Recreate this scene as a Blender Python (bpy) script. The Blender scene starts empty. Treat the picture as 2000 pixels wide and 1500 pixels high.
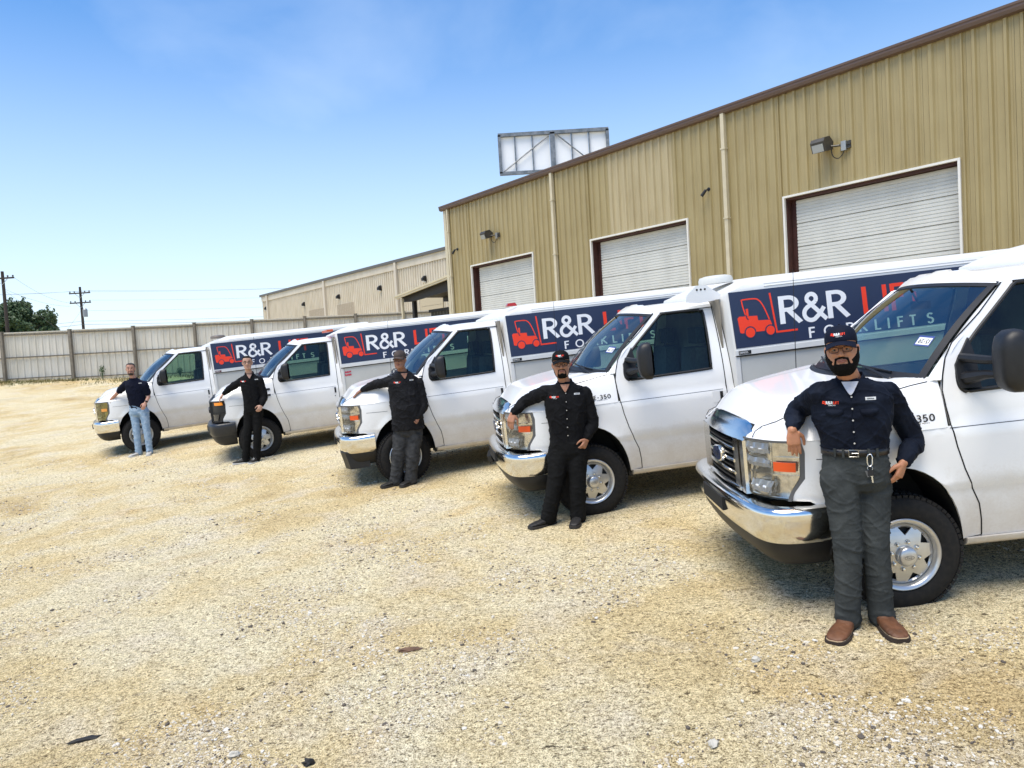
import bpy, bmesh, math, random
from mathutils import Vector, Matrix, noise
from mathutils.geometry import delaunay_2d_cdt
from mathutils.bvhtree import BVHTree
random.seed(7)
S = bpy.context.scene
C = S.collection
V = Vector
# ------------------------------------------------------------------ camera
F_PX, PITCH, ROLL, CAM_H = 1458.34, -0.047955, 0.060537, 2.0251   # focal length in px of a 2000 px wide picture
cam_d = bpy.data.cameras.new('camera')
cam = bpy.data.objects.new('camera', cam_d)
C.objects.link(cam)
cam_d.sensor_width = 36
cam_d.lens = 36 * F_PX / 2000
cam_d.clip_start = .1
cam_d.clip_end = 3000
cp, sp, cr, sr = math.cos(PITCH), math.sin(PITCH), math.cos(ROLL), math.sin(ROLL)
c_f = V((0, cp, sp))
c_u0 = V((0, -sp, cp))
c_r = V((cr, 0, 0)) - c_u0 * sr
c_u = V((sr, 0, 0)) + c_u0 * cr
cam.matrix_world = Matrix((( c_r.x, c_u.x, -c_f.x, 0), (c_r.y, c_u.y, -c_f.y, 0), (c_r.z, c_u.z, -c_f.z, CAM_H), (0, 0, 0, 1)))
S.camera = cam

def at(u, v, Y):
    """the point at distance Y along the street that is seen at (u, v) of the 2000 x 1500 photograph"""
    X, U = (u - 1000) / F_PX, (750 - v) / F_PX
    d = c_r * X + c_u * U + c_f
    return V((0, 0, CAM_H)) + d * (Y / d.y)

# ------------------------------------------------------------------ sky, sun, exposure
SUN_EL, SUN_AZ = math.radians(70), math.radians(222)      # azimuth from +Y, clockwise
w = bpy.data.worlds.new('World')
S.world = w
w.use_nodes = True
nt = w.node_tree
bg = nt.nodes['Background']
sky = nt.nodes.new('ShaderNodeTexSky')
sky.sky_type = 'NISHITA'
sky.sun_disc = False
sky.sun_elevation = SUN_EL
sky.sun_rotation = SUN_AZ
sky.air_density = 1.0
sky.dust_density = 0.6
sky.ozone_density = 2.0
tc = nt.nodes.new('ShaderNodeTexCoord')
mp = nt.nodes.new('ShaderNodeMapping')
mp.inputs['Scale'].default_value = (1.0, 1.0, 1.5)
mp.inputs['Location'].default_value = (.2, .5, .0)
nz = nt.nodes.new('ShaderNodeTexNoise')
nz.inputs['Scale'].default_value = 2.6
nz.inputs['Detail'].default_value = 6
nz.inputs['Roughness'].default_value = .5
nz.inputs['Distortion'].default_value = .25
cr_ = nt.nodes.new('ShaderNodeValToRGB')
cr_.color_ramp.elements[0].position = .38
cr_.color_ramp.elements[0].color = (0, 0, 0, 1)
cr_.color_ramp.elements[1].position = .78
cr_.color_ramp.elements[1].color = (1, 1, 1, 1)
sep = nt.nodes.new('ShaderNodeSeparateXYZ')
mr = nt.nodes.new('ShaderNodeMapRange')            # whitish haze band low over the horizon
mr.interpolation_type = 'SMOOTHSTEP'
mr.inputs['From Min'].default_value = -.02
mr.inputs['From Max'].default_value = .52
mr.inputs['To Min'].default_value = .74
mr.inputs['To Max'].default_value = 0.0
mul = nt.nodes.new('ShaderNodeMath'); mul.operation = 'MULTIPLY'; mul.inputs[1].default_value = .42
add = nt.nodes.new('ShaderNodeMath'); add.operation = 'MAXIMUM'
mix = nt.nodes.new('ShaderNodeMixRGB')
mix.inputs['Color2'].default_value = (4.5, 5.2, 6.1, 1)
hue = nt.nodes.new('ShaderNodeHueSaturation')
hue.inputs['Saturation'].default_value = 1.42
hue.inputs['Value'].default_value = 1.0
hue.inputs['Hue'].default_value = .503
L = nt.links.new
L(tc.outputs['Generated'], mp.inputs['Vector']); L(mp.outputs[0], nz.inputs['Vector']); L(nz.outputs['Fac'], cr_.inputs[0])
L(tc.outputs['Generated'], sep.inputs[0]); L(sep.outputs['Z'], mr.inputs['Value'])
L(cr_.outputs[0], mul.inputs[0]); L(mul.outputs[0], add.inputs[0]); L(mr.outputs[0], add.inputs[1])
L(sky.outputs[0], hue.inputs['Color']); L(hue.outputs[0], mix.inputs['Color1']); L(add.outputs[0], mix.inputs['Fac'])
L(mix.outputs[0], bg.inputs['Color'])
bg.inputs['Strength'].default_value = .12
sun_d = bpy.data.lights.new('sun', 'SUN')
sun_d.energy = 2.7
sun_d.angle = math.radians(44)
sun_d.color = (1, .93, .80)
sun = bpy.data.objects.new('sun', sun_d)
C.objects.link(sun)
sd = V((math.sin(SUN_AZ) * math.cos(SUN_EL), math.cos(SUN_AZ) * math.cos(SUN_EL), math.sin(SUN_EL)))
sun.rotation_euler = sd.to_track_quat('Z', 'Y').to_euler()
S.view_settings.view_transform = 'Standard'
S.view_settings.look = 'None'
S.view_settings.exposure = 0.84
S.view_settings.gamma = 1
S.view_settings.use_curve_mapping = False
S.cycles.max_bounces = 7
S.cycles.transparent_max_bounces = 16

# ------------------------------------------------------------------ materials
MATS = {}
def mat(name, col, rough=.5, metal=0., noise_amt=0., scale=8., col2=None, bump=0., bscale=None, coat=0., spec=.5, stretch=None, detail=5, alpha=None):
    if name in MATS: return MATS[name]
    m = bpy.data.materials.new(name); m.use_nodes = True
    n = m.node_tree.nodes; l = m.node_tree.links.new
    b = n['Principled BSDF']
    b.inputs['Roughness'].default_value = rough
    b.inputs['Metallic'].default_value = metal
    b.inputs['Coat Weight'].default_value = coat
    b.inputs['Specular IOR Level'].default_value = spec
    c1 = (*col, 1)
    t = n.new('ShaderNodeTexCoord')
    mpn = n.new('ShaderNodeMapping')
    if stretch: mpn.inputs['Scale'].default_value = stretch
    l(t.outputs['Object'], mpn.inputs[0])
    nn = n.new('ShaderNodeTexNoise'); nn.inputs['Scale'].default_value = scale; nn.inputs['Detail'].default_value = detail
    l(mpn.outputs[0], nn.inputs['Vector'])
    if noise_amt > 0 or col2:
        c2 = (*(col2 or [x * (1 - noise_amt) for x in col]), 1)
        r = n.new('ShaderNodeValToRGB')
        r.color_ramp.elements[0].position = .35; r.color_ramp.elements[1].position = .68
        r.color_ramp.elements[0].color = c1; r.color_ramp.elements[1].color = c2
        l(nn.outputs['Fac'], r.inputs[0]); l(r.outputs[0], b.inputs['Base Color'])
    else:
        b.inputs['Base Color'].default_value = c1
    if bump > 0:
        n2 = n.new('ShaderNodeTexNoise'); n2.inputs['Scale'].default_value = bscale or scale * 3; n2.inputs['Detail'].default_value = 4
        l(mpn.outputs[0], n2.inputs['Vector'])
        bp = n.new('ShaderNodeBump'); bp.inputs['Strength'].default_value = bump; bp.inputs['Distance'].default_value = .02
        l(n2.outputs['Fac'], bp.inputs['Height']); l(bp.outputs[0], b.inputs['Normal'])
    MATS[name] = m
    return m

def paint_mat():
    """white van paint, road dust on the lower panels"""
    m = mat('van_paint', (.80, .80, .79), .28, coat=.35)
    n = m.node_tree.nodes; l = m.node_tree.links.new; b = n['Principled BSDF']
    t = n.new('ShaderNodeTexCoord'); s = n.new('ShaderNodeSeparateXYZ'); l(t.outputs['Object'], s.inputs[0])
    nn = n.new('ShaderNodeTexNoise'); nn.inputs['Scale'].default_value = 5; nn.inputs['Detail'].default_value = 8; nn.inputs['Roughness'].default_value = .7
    l(t.outputs['Object'], nn.inputs['Vector'])
    n3 = n.new('ShaderNodeTexNoise'); n3.inputs['Scale'].default_value = 60; n3.inputs['Detail'].default_value = 3
    l(t.outputs['Object'], n3.inputs['Vector'])
    mm = n.new('ShaderNodeMath'); mm.operation = 'MULTIPLY_ADD'; mm.inputs[1].default_value = .55; l(nn.outputs['Fac'], mm.inputs[0]); l(s.outputs['Z'], mm.inputs[2])
    m2 = n.new('ShaderNodeMath'); m2.operation = 'MULTIPLY_ADD'; m2.inputs[1].default_value = .22; l(n3.outputs['Fac'], m2.inputs[0]); l(mm.outputs[0], m2.inputs[2])
    r = n.new('ShaderNodeMapRange'); r.inputs['From Min'].default_value = .70; r.inputs['From Max'].default_value = 1.30; r.inputs['To Min'].default_value = .66; r.inputs['To Max'].default_value = 0
    l(m2.outputs[0], r.inputs['Value'])
    mx = n.new('ShaderNodeMixRGB'); mx.inputs['Color1'].default_value = (.80, .80, .79, 1); mx.inputs['Color2'].default_value = (.40, .31, .20, 1)
    l(r.outputs[0], mx.inputs['Fac']); l(mx.outputs[0], b.inputs['Base Color'])
    r2 = n.new('ShaderNodeMapRange'); r2.inputs['To Min'].default_value = .2; r2.inputs['To Max'].default_value = .7
    l(r.outputs[0], r2.inputs['Value']); l(r2.outputs[0], b.inputs['Roughness'])
    return m

def glass_mat(name, tint, gloss=.10):
    m = bpy.data.materials.new(name); m.use_nodes = True
    n = m.node_tree.nodes; l = m.node_tree.links.new; n.clear()
    o = n.new('ShaderNodeOutputMaterial'); t = n.new('ShaderNodeBsdfTransparent'); g = n.new('ShaderNodeBsdfGlossy')
    t.inputs['Color'].default_value = (*tint, 1); g.inputs['Roughness'].default_value = .02
    f = n.new('ShaderNodeFresnel'); f.inputs['IOR'].default_value = 1.5
    a = n.new('ShaderNodeMath'); a.operation = 'ADD'; a.inputs[1].default_value = gloss
    mx = n.new('ShaderNodeMixShader')
    l(f.outputs[0], a.inputs[0]); l(a.outputs[0], mx.inputs[0]); l(t.outputs[0], mx.inputs[1]); l(g.outputs[0], mx.inputs[2]); l(mx.outputs[0], o.inputs[0])
    MATS[name] = m
    return m

PAINT = paint_mat()
BOXW = mat('box_white', (.72, .72, .70), .42, noise_amt=.06, scale=3, coat=.1)
BOXG = mat('box_panel', (.60, .60, .565), .5, noise_amt=.10, scale=2.5, bump=.03)
CHROME = mat('chrome', (.82, .80, .76), .13, 1.0, noise_amt=.07, scale=5)
BLACKP = mat('black_plastic', (.009, .009, .010), .5, noise_amt=.3, scale=20)
BLACKM = mat('black_matt', (.006, .006, .006), .8)
RUBBER = mat('rubber', (.011, .011, .011), .8, noise_amt=.3, scale=30, col2=(.020, .018, .016), spec=.25)
RIM = mat('wheel_silver', (.60, .60, .59), .32, .75, noise_amt=.1, scale=12)
SEAM = mat('seam', (.01, .01, .01), .9)
GREYP = mat('grey_plastic', (.09, .09, .09), .5)
AMBER = mat('amber_lens', (.72, .085, .01), .3)
REDL = mat('red_lens', (.35, .015, .01), .2, coat=.5)
YELLOWED = mat('yellowed_lens', (.62, .56, .26), .22, .35, noise_amt=.3, scale=18)
NAVY = mat('banner_navy', (.020, .030, .070), .38, noise_amt=.08, scale=3)
PRINTW = mat('print_white', (.82, .82, .82), .4)
PRINTR = mat('print_red', (.86, .045, .008), .4)
DASH = mat('dash_grey', (.17, .19, .185), .7, noise_amt=.2, scale=10)
SEATM = mat('seat_fabric', (.09, .10, .10), .9, noise_amt=.3, scale=30)
GLASS = glass_mat('window_glass', (.46, .62, .52), .0)
WSGLASS = glass_mat('windscreen_glass', (.80, .97, .90), .15)
LENS = glass_mat('clear_lens', (.93, .93, .93), .03)
MIRG = mat('mirror_glass', (.8, .8, .8), .02, 1.0)

# ------------------------------------------------------------------ mesh helpers
def link(o, parent=None):
    C.objects.link(o)
    if parent: o.parent = parent
    return o
def mk(name, vs, fs, m, parent=None, smooth=False, sub=0, angle=None):
    me = bpy.data.meshes.new(name)
    me.from_pydata([tuple(v) for v in vs], [], fs)
    me.validate(); me.update()
    me.materials.append(m)
    if smooth:
        me.polygons.foreach_set('use_smooth', [True] * len(me.polygons))
        if angle is not None: me.set_sharp_from_angle(angle=math.radians(angle))
    o = bpy.data.objects.new(name, me)
    link(o, parent)
    if sub:
        md = o.modifiers.new('sub', 'SUBSURF'); md.levels = sub; md.render_levels = sub
    return o
def thing(name, label, cat, loc=(0, 0, 0), rz=0, group=None):
    o = bpy.data.objects.new(name, None); C.objects.link(o)
    o.location = loc; o.rotation_euler = (0, 0, rz); o['label'] = label; o['category'] = cat
    o.empty_display_size = .1
    if group: o['group'] = group
    return o
def tag(o, label, cat, group=None):
    o['label'] = label; o['category'] = cat
    if group: o['group'] = group
    return o
class MB:
    def __init__(s): s.v = []; s.f = []
    def add(s, vs, fs):
        k = len(s.v); s.v += [V(v) for v in vs]; s.f += [tuple(i + k for i in f) for f in fs]; return s
    def box(s, a, b):
        x0, y0, z0 = a; x1, y1, z1 = b
        return s.add([(x0, y0, z0), (x1, y0, z0), (x1, y1, z0), (x0, y1, z0), (x0, y0, z1), (x1, y0, z1), (x1, y1, z1), (x0, y1, z1)],
                     [(0, 3, 2, 1), (4, 5, 6, 7), (0, 1, 5, 4), (1, 2, 6, 5), (2, 3, 7, 6), (3, 0, 4, 7)])
    def obox(s, c, ax, ay, az):
        c = V(c); ax, ay, az = V(ax), V(ay), V(az)
        p = [c + i * ax + j * ay + k * az for k in (-1, 1) for j in (-1, 1) for i in (-1, 1)]
        return s.add(p, [(0, 2, 3, 1), (4, 5, 7, 6), (0, 1, 5, 4), (1, 3, 7, 5), (3, 2, 6, 7), (2, 0, 4, 6)])
    def tube(s, pts, r, n=8, caps=True, closed=False):
        pts = [V(p) for p in pts]; k0 = len(s.v); N = len(pts)
        rs = r if isinstance(r, (list, tuple)) else [r] * N
        up = None
        for i, p in enumerate(pts):
            if closed: t = pts[(i + 1) % N] - pts[i - 1]
            else: t = (pts[min(i + 1, N - 1)] - pts[max(i - 1, 0)])
            t = t.normalized() if t.length > 1e-9 else V((0, 0, 1))
            if up is None:
                up = V((0, 0, 1)) if abs(t.z) < .9 else V((1, 0, 0))
            a = t.cross(up).normalized(); bq = a.cross(t).normalized(); up = bq
            for j in range(n):
                an = 2 * math.pi * j / n
                s.v.append(p + (a * math.cos(an) + bq * math.sin(an)) * rs[i])
        for i in range(N if closed else N - 1):
            for j in range(n):
                i2 = (i + 1) % N
                s.f.append((k0 + i * n + j, k0 + i2 * n + j, k0 + i2 * n + (j + 1) % n, k0 + i * n + (j + 1) % n)[::-1])
        if caps and not closed:
            s.f.append(tuple(k0 + j for j in range(n)))
            s.f.append(tuple(k0 + (N - 1) * n + j for j in range(n))[::-1])
        return s
    def loft(s, rings, caps=True):
        k0 = len(s.v); n = len(rings[0])
        for r in rings: s.v += [V(p) for p in r]
        for i in range(len(rings) - 1):
            for j in range(n):
                s.f.append((k0 + i * n + j, k0 + i * n + (j + 1) % n, k0 + (i + 1) * n + (j + 1) % n, k0 + (i + 1) * n + j))
        if caps:
            s.f.append(tuple(k0 + j for j in range(n))[::-1]); s.f.append(tuple(k0 + (len(rings) - 1) * n + j for j in range(n)))
        return s
    def grid(s, nu, nv, f, close_u=False):
        k0 = len(s.v)
        for j in range(nv + 1):
            for i in range(nu + 1): s.v.append(V(f(i / nu, j / nv)))
        for j in range(nv):
            for i in range(nu):
                a = k0 + j * (nu + 1) + i
                s.f.append((a, a + 1, a + nu + 2, a + nu + 1))
        return s
    def ball(s, c, r, n=12, m=8, ax=None):
        c = V(c); r = r if isinstance(r, (list, tuple)) else (r, r, r)
        ax = ax or (V((1, 0, 0)), V((0, 1, 0)), V((0, 0, 1)))
        rings = []
        for j in range(1, m):
            a = math.pi * j / m - math.pi / 2
            rings.append([c + ax[0] * r[0] * math.cos(a) * math.cos(2 * math.pi * i / n) + ax[1] * r[1] * math.cos(a) * math.sin(2 * math.pi * i / n) + ax[2] * r[2] * math.sin(a) for i in range(n)])
        return s.loft(rings)
    def lathe_y(s, prof, c=(0, 0, 0), n=32, closed=False):
        """prof: (radius, y) pairs turned about the y axis through c"""
        c = V(c); k0 = len(s.v); N = len(prof)
        for (r, y) in prof:
            for j in range(n):
                a = 2 * math.pi * j / n; s.v.append(c + V((r * math.cos(a), y, r * math.sin(a))))
        for i in range(N if closed else N - 1):
            for j in range(n):
                i2 = (i + 1) % N
                s.f.append((k0 + i * n + j, k0 + i2 * n + j, k0 + i2 * n + (j + 1) % n, k0 + i * n + (j + 1) % n))
        return s
    def out(s, name, m, parent=None, smooth=False, angle=None, sub=0):
        return mk(name, s.v, s.f, m, parent, smooth, sub, angle)

def inpoly(p, poly):
    x, y = p[0], p[1]; c = False; n = len(poly)
    for i in range(n):
        a, b = poly[i], poly[i - 1]
        if (a[1] > y) != (b[1] > y) and x < (b[0] - a[0]) * (y - a[1]) / (b[1] - a[1]) + a[0]: c = not c
    return c
def densify(poly, d, closed=True):
    out = []; n = len(poly)
    for i in range(n if closed else n - 1):
        a, b = V(poly[i][:2]), V(poly[(i + 1) % n][:2]); k = max(1, int((b - a).length / d))
        for j in range(k): out.append(tuple(a.lerp(b, j / k)))
    if not closed: out.append(tuple(poly[-1][:2]))
    return out
def segdist(p, a, b):
    ab = b - a; t = max(0, min(1, (p - a).dot(ab) / max(1e-12, ab.length_squared))); return (p - (a + ab * t)).length
def sheet(outer, holes, step, fmap, thick=0., rows=(), edge=None):
    """triangulated patch of a 2D outline with holes, mapped to 3D by fmap; optional thickness along the inner normal"""
    e = edge or step
    loops = [densify(outer, e)] + [densify(h, e) for h in holes]
    vs = []; ed = []
    for lp in loops:
        k = len(vs); vs += [V(p) for p in lp]; ed += [(k + i, k + (i + 1) % len(lp)) for i in range(len(lp))]
    bs = list(vs)
    xs = [p[0] for p in outer]; ys = [p[1] for p in outer]
    cols = int((max(xs) - min(xs)) / step) + 1
    rws = [min(ys) + step * j for j in range(1, int((max(ys) - min(ys)) / step) + 1)]
    rws = [r for r in rws if all(abs(r - q) > step * .4 for q in rows)] + [r for r in rows if min(ys) < r < max(ys)]
    for r in rws:
        for i in range(cols + 1):
            q = V((min(xs) + step * (i + .37), r))
            if inpoly(q, outer) and not any(inpoly(q, h) for h in holes) and min((q - b).length for b in bs) > step * .45: vs.append(q)
    res = delaunay_2d_cdt(vs, ed, [], 0, 1e-6)
    V2, F2 = res[0], res[2]
    fs = []
    for f in F2:
        c = sum((V2[i] for i in f), V((0, 0))) / len(f)
        if inpoly(c, outer) and not any(inpoly(c, h) for h in holes): fs.append(tuple(f))
    pts = [V(fmap(v[0], v[1])) for v in V2]
    if thick:
        # inner skin along averaged normals, stitched round the borders
        nr = [V((0, 0, 0)) for _ in pts]; cnt = {}
        for f in fs:
            nn = (pts[f[1]] - pts[f[0]]).cross(pts[f[2]] - pts[f[0]])
            for i in f: nr[i] += nn
            for i in range(len(f)):
                a, b = f[i], f[(i + 1) % len(f)]; cnt[(a, b)] = 1
        k = len(pts)
        inner = [p - (n_.normalized() if n_.length > 0 else V((0, 0, 0))) * thick for p, n_ in zip(pts, nr)]
        allf = fs + [tuple(i + k for i in f[::-1]) for f in fs]
        for (a, b) in cnt:
            if (b, a) not in cnt: allf.append((b, a, a + k, b + k))
        return pts + inner, allf
    return pts, fs
def smooth_path(pts, k=6):
    out = []; P = [V(p) for p in pts]; n = len(P)
    for i in range(n - 1):
        p0, p1, p2, p3 = P[max(0, i - 1)], P[i], P[i + 1], P[min(n - 1, i + 2)]
        for j in range(k):
            t = j / k
            out.append(.5 * ((2 * p1) + (p2 - p0) * t + (2 * p0 - 5 * p1 + 4 * p2 - p3) * t * t + (3 * p1 - p0 - 3 * p2 + p3) * t ** 3))
    out.append(P[-1]); return out
def interp(x, xs, ys):
    if x <= xs[0]: return ys[0]
    for i in range(len(xs) - 1):
        if x <= xs[i + 1]: return ys[i] + (ys[i + 1] - ys[i]) * (x - xs[i]) / (xs[i + 1] - xs[i])
    return ys[-1]
def sstep(t): t = max(0, min(1, t)); return t * t * (3 - 2 * t)

# ------------------------------------------------------------------ stroke lettering (flat print)
def arc(cx, cy, r, a0, a1, n=12, ry=None):
    ry = ry or r
    return [(cx + r * math.cos(math.radians(a0 + (a1 - a0) * i / n)), cy + ry * math.sin(math.radians(a0 + (a1 - a0) * i / n))) for i in range(n + 1)]
GL = {  # glyphs on a unit cap height: (width, strokes)
 'R': (.56, [[(.07, 0), (.07, 1)], [(.0, .94), (.26, .94)] + arc(.26, .72, .22, 90, -90) + [(.0, .5)], [(.24, .5), (.56, 0)]]),
 '&': (.86, [[(.86, -.0), (.22, .72)] + arc(.36, .80, .17, 200, -40, 14, .17), arc(.36, .80, .17, -40, -60, 2) + [(.18, .50)] + arc(.30, .27, .25, 125, 300, 14, .25) + [(.62, .22), (.80, .46)]]),
 'L': (.42, [[(.06, 1), (.06, 0)], [(.06, .06), (.42, .06)]]),
 'I': (.13, [[(.065, 0), (.065, 1)]]),
 'F': (.42, [[(.06, 0), (.06, 1)], [(.06, .94), (.42, .94)], [(.06, .53), (.38, .53)]]),
 'T': (.46, [[(.23, 0), (.23, .95)], [(0, .94), (.46, .94)]]),
 'O': (.92, [arc(.46, .5, .42, 0, 360, 28, .45)]),
 'K': (.56, [[(.06, 0), (.06, 1)], [(.08, .45), (.52, 1)], [(.18, .55), (.56, 0)]]),
 'S': (.46, [arc(.23, .74, .18, 30, 270, 14, .20) + arc(.22, .28, .19, 85, -155, 14, .24)]),
 'C': (.78, [arc(.46, .5, .42, 45, 315, 22, .45)]),
 'M': (.86, [[(.08, 0), (.14, 1)], [(.14, 1), (.43, .2)], [(.43, .2), (.72, 1)], [(.72, 1), (.78, 0)]]),
 '.': (.13, [[(.065, 0), (.065, .13)]]),
 'E': (.42, [[(.06, 0), (.06, 1)], [(.06, .94), (.42, .94)], [(.06, .53), (.38, .53)], [(.06, .06), (.42, .06)]]),
 'P': (.50, [[(.06, 0), (.06, 1)], [(.06, .94), (.24, .94)] + arc(.24, .71, .23, 90, -90) + [(.06, .48)]]),
 'X': (.56, [[(.04, 0), (.52, 1)], [(.04, 1), (.52, 0)]]),
 'U': (.60, [[(.06, 1), (.06, .32)] + arc(.30, .32, .24, 180, 360, 12, .28) + [(.54, 1)]]),
 'D': (.62, [[(.06, 0), (.06, 1)], [(.06, .94), (.14, .94)] + arc(.14, .5, .42, 90, -90, 14, .44) + [(.06, .06)]]),
 'Y': (.56, [[(.28, 0), (.28, .48)], [(.28, .45), (.02, 1)], [(.28, .45), (.54, 1)]]),
 '3': (.5, [arc(.22, .73, .2, 140, -90, 12, .22) + arc(.22, .27, .23, 88, -145, 12, .24)]),
 '5': (.5, [[(.44, .94), (.12, .94), (.08, .54)] + arc(.22, .32, .24, 110, -140, 12, .28)]),
 '0': (.6, [arc(.3, .5, .24, 0, 360, 20, .45)]),
 '1': (.2, [[(.12, 0), (.12, 1)], [(.13, .97), (.0, .84)]]),
 '2': (.5, [arc(.24, .7, .2, 160, -40, 10, .24) + [(.04, .06)], [(.02, .06), (.46, .06)]]),
 '6': (.5, [arc(.24, .3, .2, 0, 360, 16, .26), [(.05, .32), (.32, .97)]]),
 '-': (.35, [[(.04, .45), (.31, .45)]]),
 ' ': (.3, []),
}
def strokes_mesh(paths, wd):
    """2D ribbons -> list of (verts2d, faces)"""
    out = []
    for P in paths:
        P = [V(p) for p in P]; n = len(P); closed = (P[0] - P[-1]).length < 1e-6
        vs = []; fs = []
        for i in range(n):
            if closed: t1, t2 = (P[i] - P[i - 1 if i else n - 2]), (P[(i + 1) if i < n - 1 else 1] - P[i])
            else: t1, t2 = P[i] - P[max(0, i - 1)], P[min(n - 1, i + 1)] - P[i]
            if t1.length < 1e-9: t1 = t2
            if t2.length < 1e-9: t2 = t1
            t1, t2 = t1.normalized(), t2.normalized(); t = (t1 + t2)
            t = t.normalized() if t.length > 1e-6 else t1
            nn = V((-t.y, t.x)); k = 1 / max(.45, nn.dot(V((-t1.y, t1.x))))
            vs += [P[i] + nn * wd / 2 * k, P[i] - nn * wd / 2 * k]
        for i in range(n - 1): fs.append((2 * i, 2 * i + 1, 2 * i + 3, 2 * i + 2))
        out.append((vs, fs))
    return out
def text_mesh(txt, h, wd, gap, widths=None):
    """returns [(verts2d, faces)], total width; wd stroke width, gap between letters, both in units of cap height"""
    x = 0; out = []
    for ch in txt:
        wdt, paths = GL[ch]
        out += [([(p.x * h + x, p.y * h) for p in vs], fs) for vs, fs in strokes_mesh(paths, wd)]
        x += (wdt + gap) * h
    return out, x
def put_text(mb, meshes, f, k0=0, dk=.00018):
    for i, (vs, fs) in enumerate(meshes):
        mb.add([f(p[0], p[1], k0 + dk * (i % 5)) for p in vs], fs)
    return mb
# ------------------------------------------------------------------ ground
GA, GB = .0542167, .0318642
def fence_y(X): return 36.05 + (X + 24.29) * .374
def gz(X, Y):
    Xc, Yc = max(-45, min(40, X)), max(-10, min(46, Y))
    z = GA * Xc + GB * Yc + interp(Y, [1, 3, 4.9, 8, 11, 14.6, 17, 22], [-.10, -.105, -.095, -.065, -.005, .07, .20, .24])
    fy = fence_y(Xc)
    R = interp(Xc, [-45, -30, -24.4, -21.8, -19.2, -16.4, -13.7, -8.5, -4], [2.8, 2.25, 1.85, 1.55, 1.27, 1.0, .75, .2, 0])
    t = max(0, min(1, (Y - 17) / max(4, fy - 17)))
    return z + R * (t * .75 + .25 * sstep(t))
def gnoise(X, Y):
    return (noise.noise(V((X * .55, Y * .55, 3))) * .020 + noise.noise(V((X * 2.3, Y * 2.3, 9))) * .008 + noise.noise(V((X * 9, Y * 9, 1))) * .004)

def ground_mat():
    m = bpy.data.materials.new('gravel_ground'); m.use_nodes = True
    n = m.node_tree.nodes; l = m.node_tree.links.new; b = n['Principled BSDF']
    b.inputs['Roughness'].default_value = .95; b.inputs['Specular IOR Level'].default_value = .15
    t = n.new('ShaderNodeTexCoord')
    def N(scale, detail=6, rough=.6, dist=0., sc=(1, 1, 1)):
        mpn = n.new('ShaderNodeMapping'); mpn.inputs['Scale'].default_value = sc; l(t.outputs['Object'], mpn.inputs[0])
        x = n.new('ShaderNodeTexNoise'); x.inputs['Scale'].default_value = scale; x.inputs['Detail'].default_value = detail
        x.inputs['Roughness'].default_value = rough; x.inputs['Distortion'].default_value = dist; l(mpn.outputs[0], x.inputs['Vector']); return x.outputs['Fac']
    def ramp(src, stops):
        r = n.new('ShaderNodeValToRGB'); e = r.color_ramp.elements
        while len(e) < len(stops): e.new(.5)
        for k, (p, c) in enumerate(stops): e[k].position = p; e[k].color = (*c, 1) if len(c) == 3 else c
        l(src, r.inputs[0]); return r.outputs[0]
    def mixc(f, a, c, mode='MIX'):
        x = n.new('ShaderNodeMixRGB'); x.blend_type = mode
        for k, s in ((0, f), (1, a), (2, c)):
            if hasattr(s, 'node'): l(s, x.inputs[k])
            elif k == 0: x.inputs[0].default_value = s
            else: x.inputs[k].default_value = (*s, 1)
        return x.outputs[0]
    base = ramp(N(.45, 6, .62, .4), [(.30, (.56, .43, .23)), (.44, (.74, .61, .36)), (.58, (.82, .74, .53)), (.75, (.62, .54, .38))])
    och = mixc(ramp(N(.8, 4, .5, .6), [(.58, (0, 0, 0)), (.74, (.55, .55, .55))]), base, (.66, .47, .22))
    pale = mixc(ramp(N(1.5, 5, .6, .5), [(.50, (0, 0, 0)), (.68, (.7, .7, .7))]), och, (.78, .71, .58))
    fine = mixc(.9, pale, ramp(N(38, 6, .8), [(.36, (.16, .12, .07)), (.45, (.74, .71, .64)), (.55, (1.05, 1.03, .98)), (.68, (1.25, 1.25, 1.25))]), 'MULTIPLY')
    vo = n.new('ShaderNodeTexVoronoi'); vo.inputs['Scale'].default_value = 34; vo.inputs['Randomness'].default_value = 1; l(t.outputs['Object'], vo.inputs['Vector'])
    peb = mixc(ramp(vo.outputs['Distance'], [(.10, (1, 1, 1)), (.24, (0, 0, 0))]), (0, 0, 0), (1, 1, 1))
    pm = n.new('ShaderNodeMath'); pm.operation = 'MULTIPLY'
    l(ramp(N(2.0, 4, .6), [(.42, (0, 0, 0)), (.62, (.85, .85, .85))]), pm.inputs[0]); l(peb, pm.inputs[1])
    wp = mixc(pm.outputs[0], fine, ramp(vo.outputs['Color'], [(.2, (.30, .25, .19)), (.5, (.70, .62, .47)), (.8, (.78, .72, .60))]))
    fine2 = ramp(N(120, 3, .7), [(.40, (.20, .15, .09)), (.47, (.95, .94, .90)), (.56, (1.1, 1.1, 1.08)), (.66, (1.3, 1.3, 1.3))])
    cracks = ramp(N(19, 5, .75, .9, (1, 1.6, 1)), [(.375, (.05, .035, .025)), (.425, (1, 1, 1))])
    col = mixc(.85, mixc(.8, wp, fine2, 'MULTIPLY'), cracks, 'MULTIPLY')
    l(col, b.inputs['Base Color'])
    b1 = n.new('ShaderNodeBump'); b1.inputs['Strength'].default_value = .9; b1.inputs['Distance'].default_value = .03
    l(N(30, 7, .75), b1.inputs['Height'])
    b2 = n.new('ShaderNodeBump'); b2.inputs['Strength'].default_value = .7; b2.inputs['Distance'].default_value = .06
    l(N(9, 5, .6), b2.inputs['Height']); l(b1.outputs[0], b2.inputs['Normal']); l(b2.outputs[0], b.inputs['Normal'])
    return m
GM = ground_mat()
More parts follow.
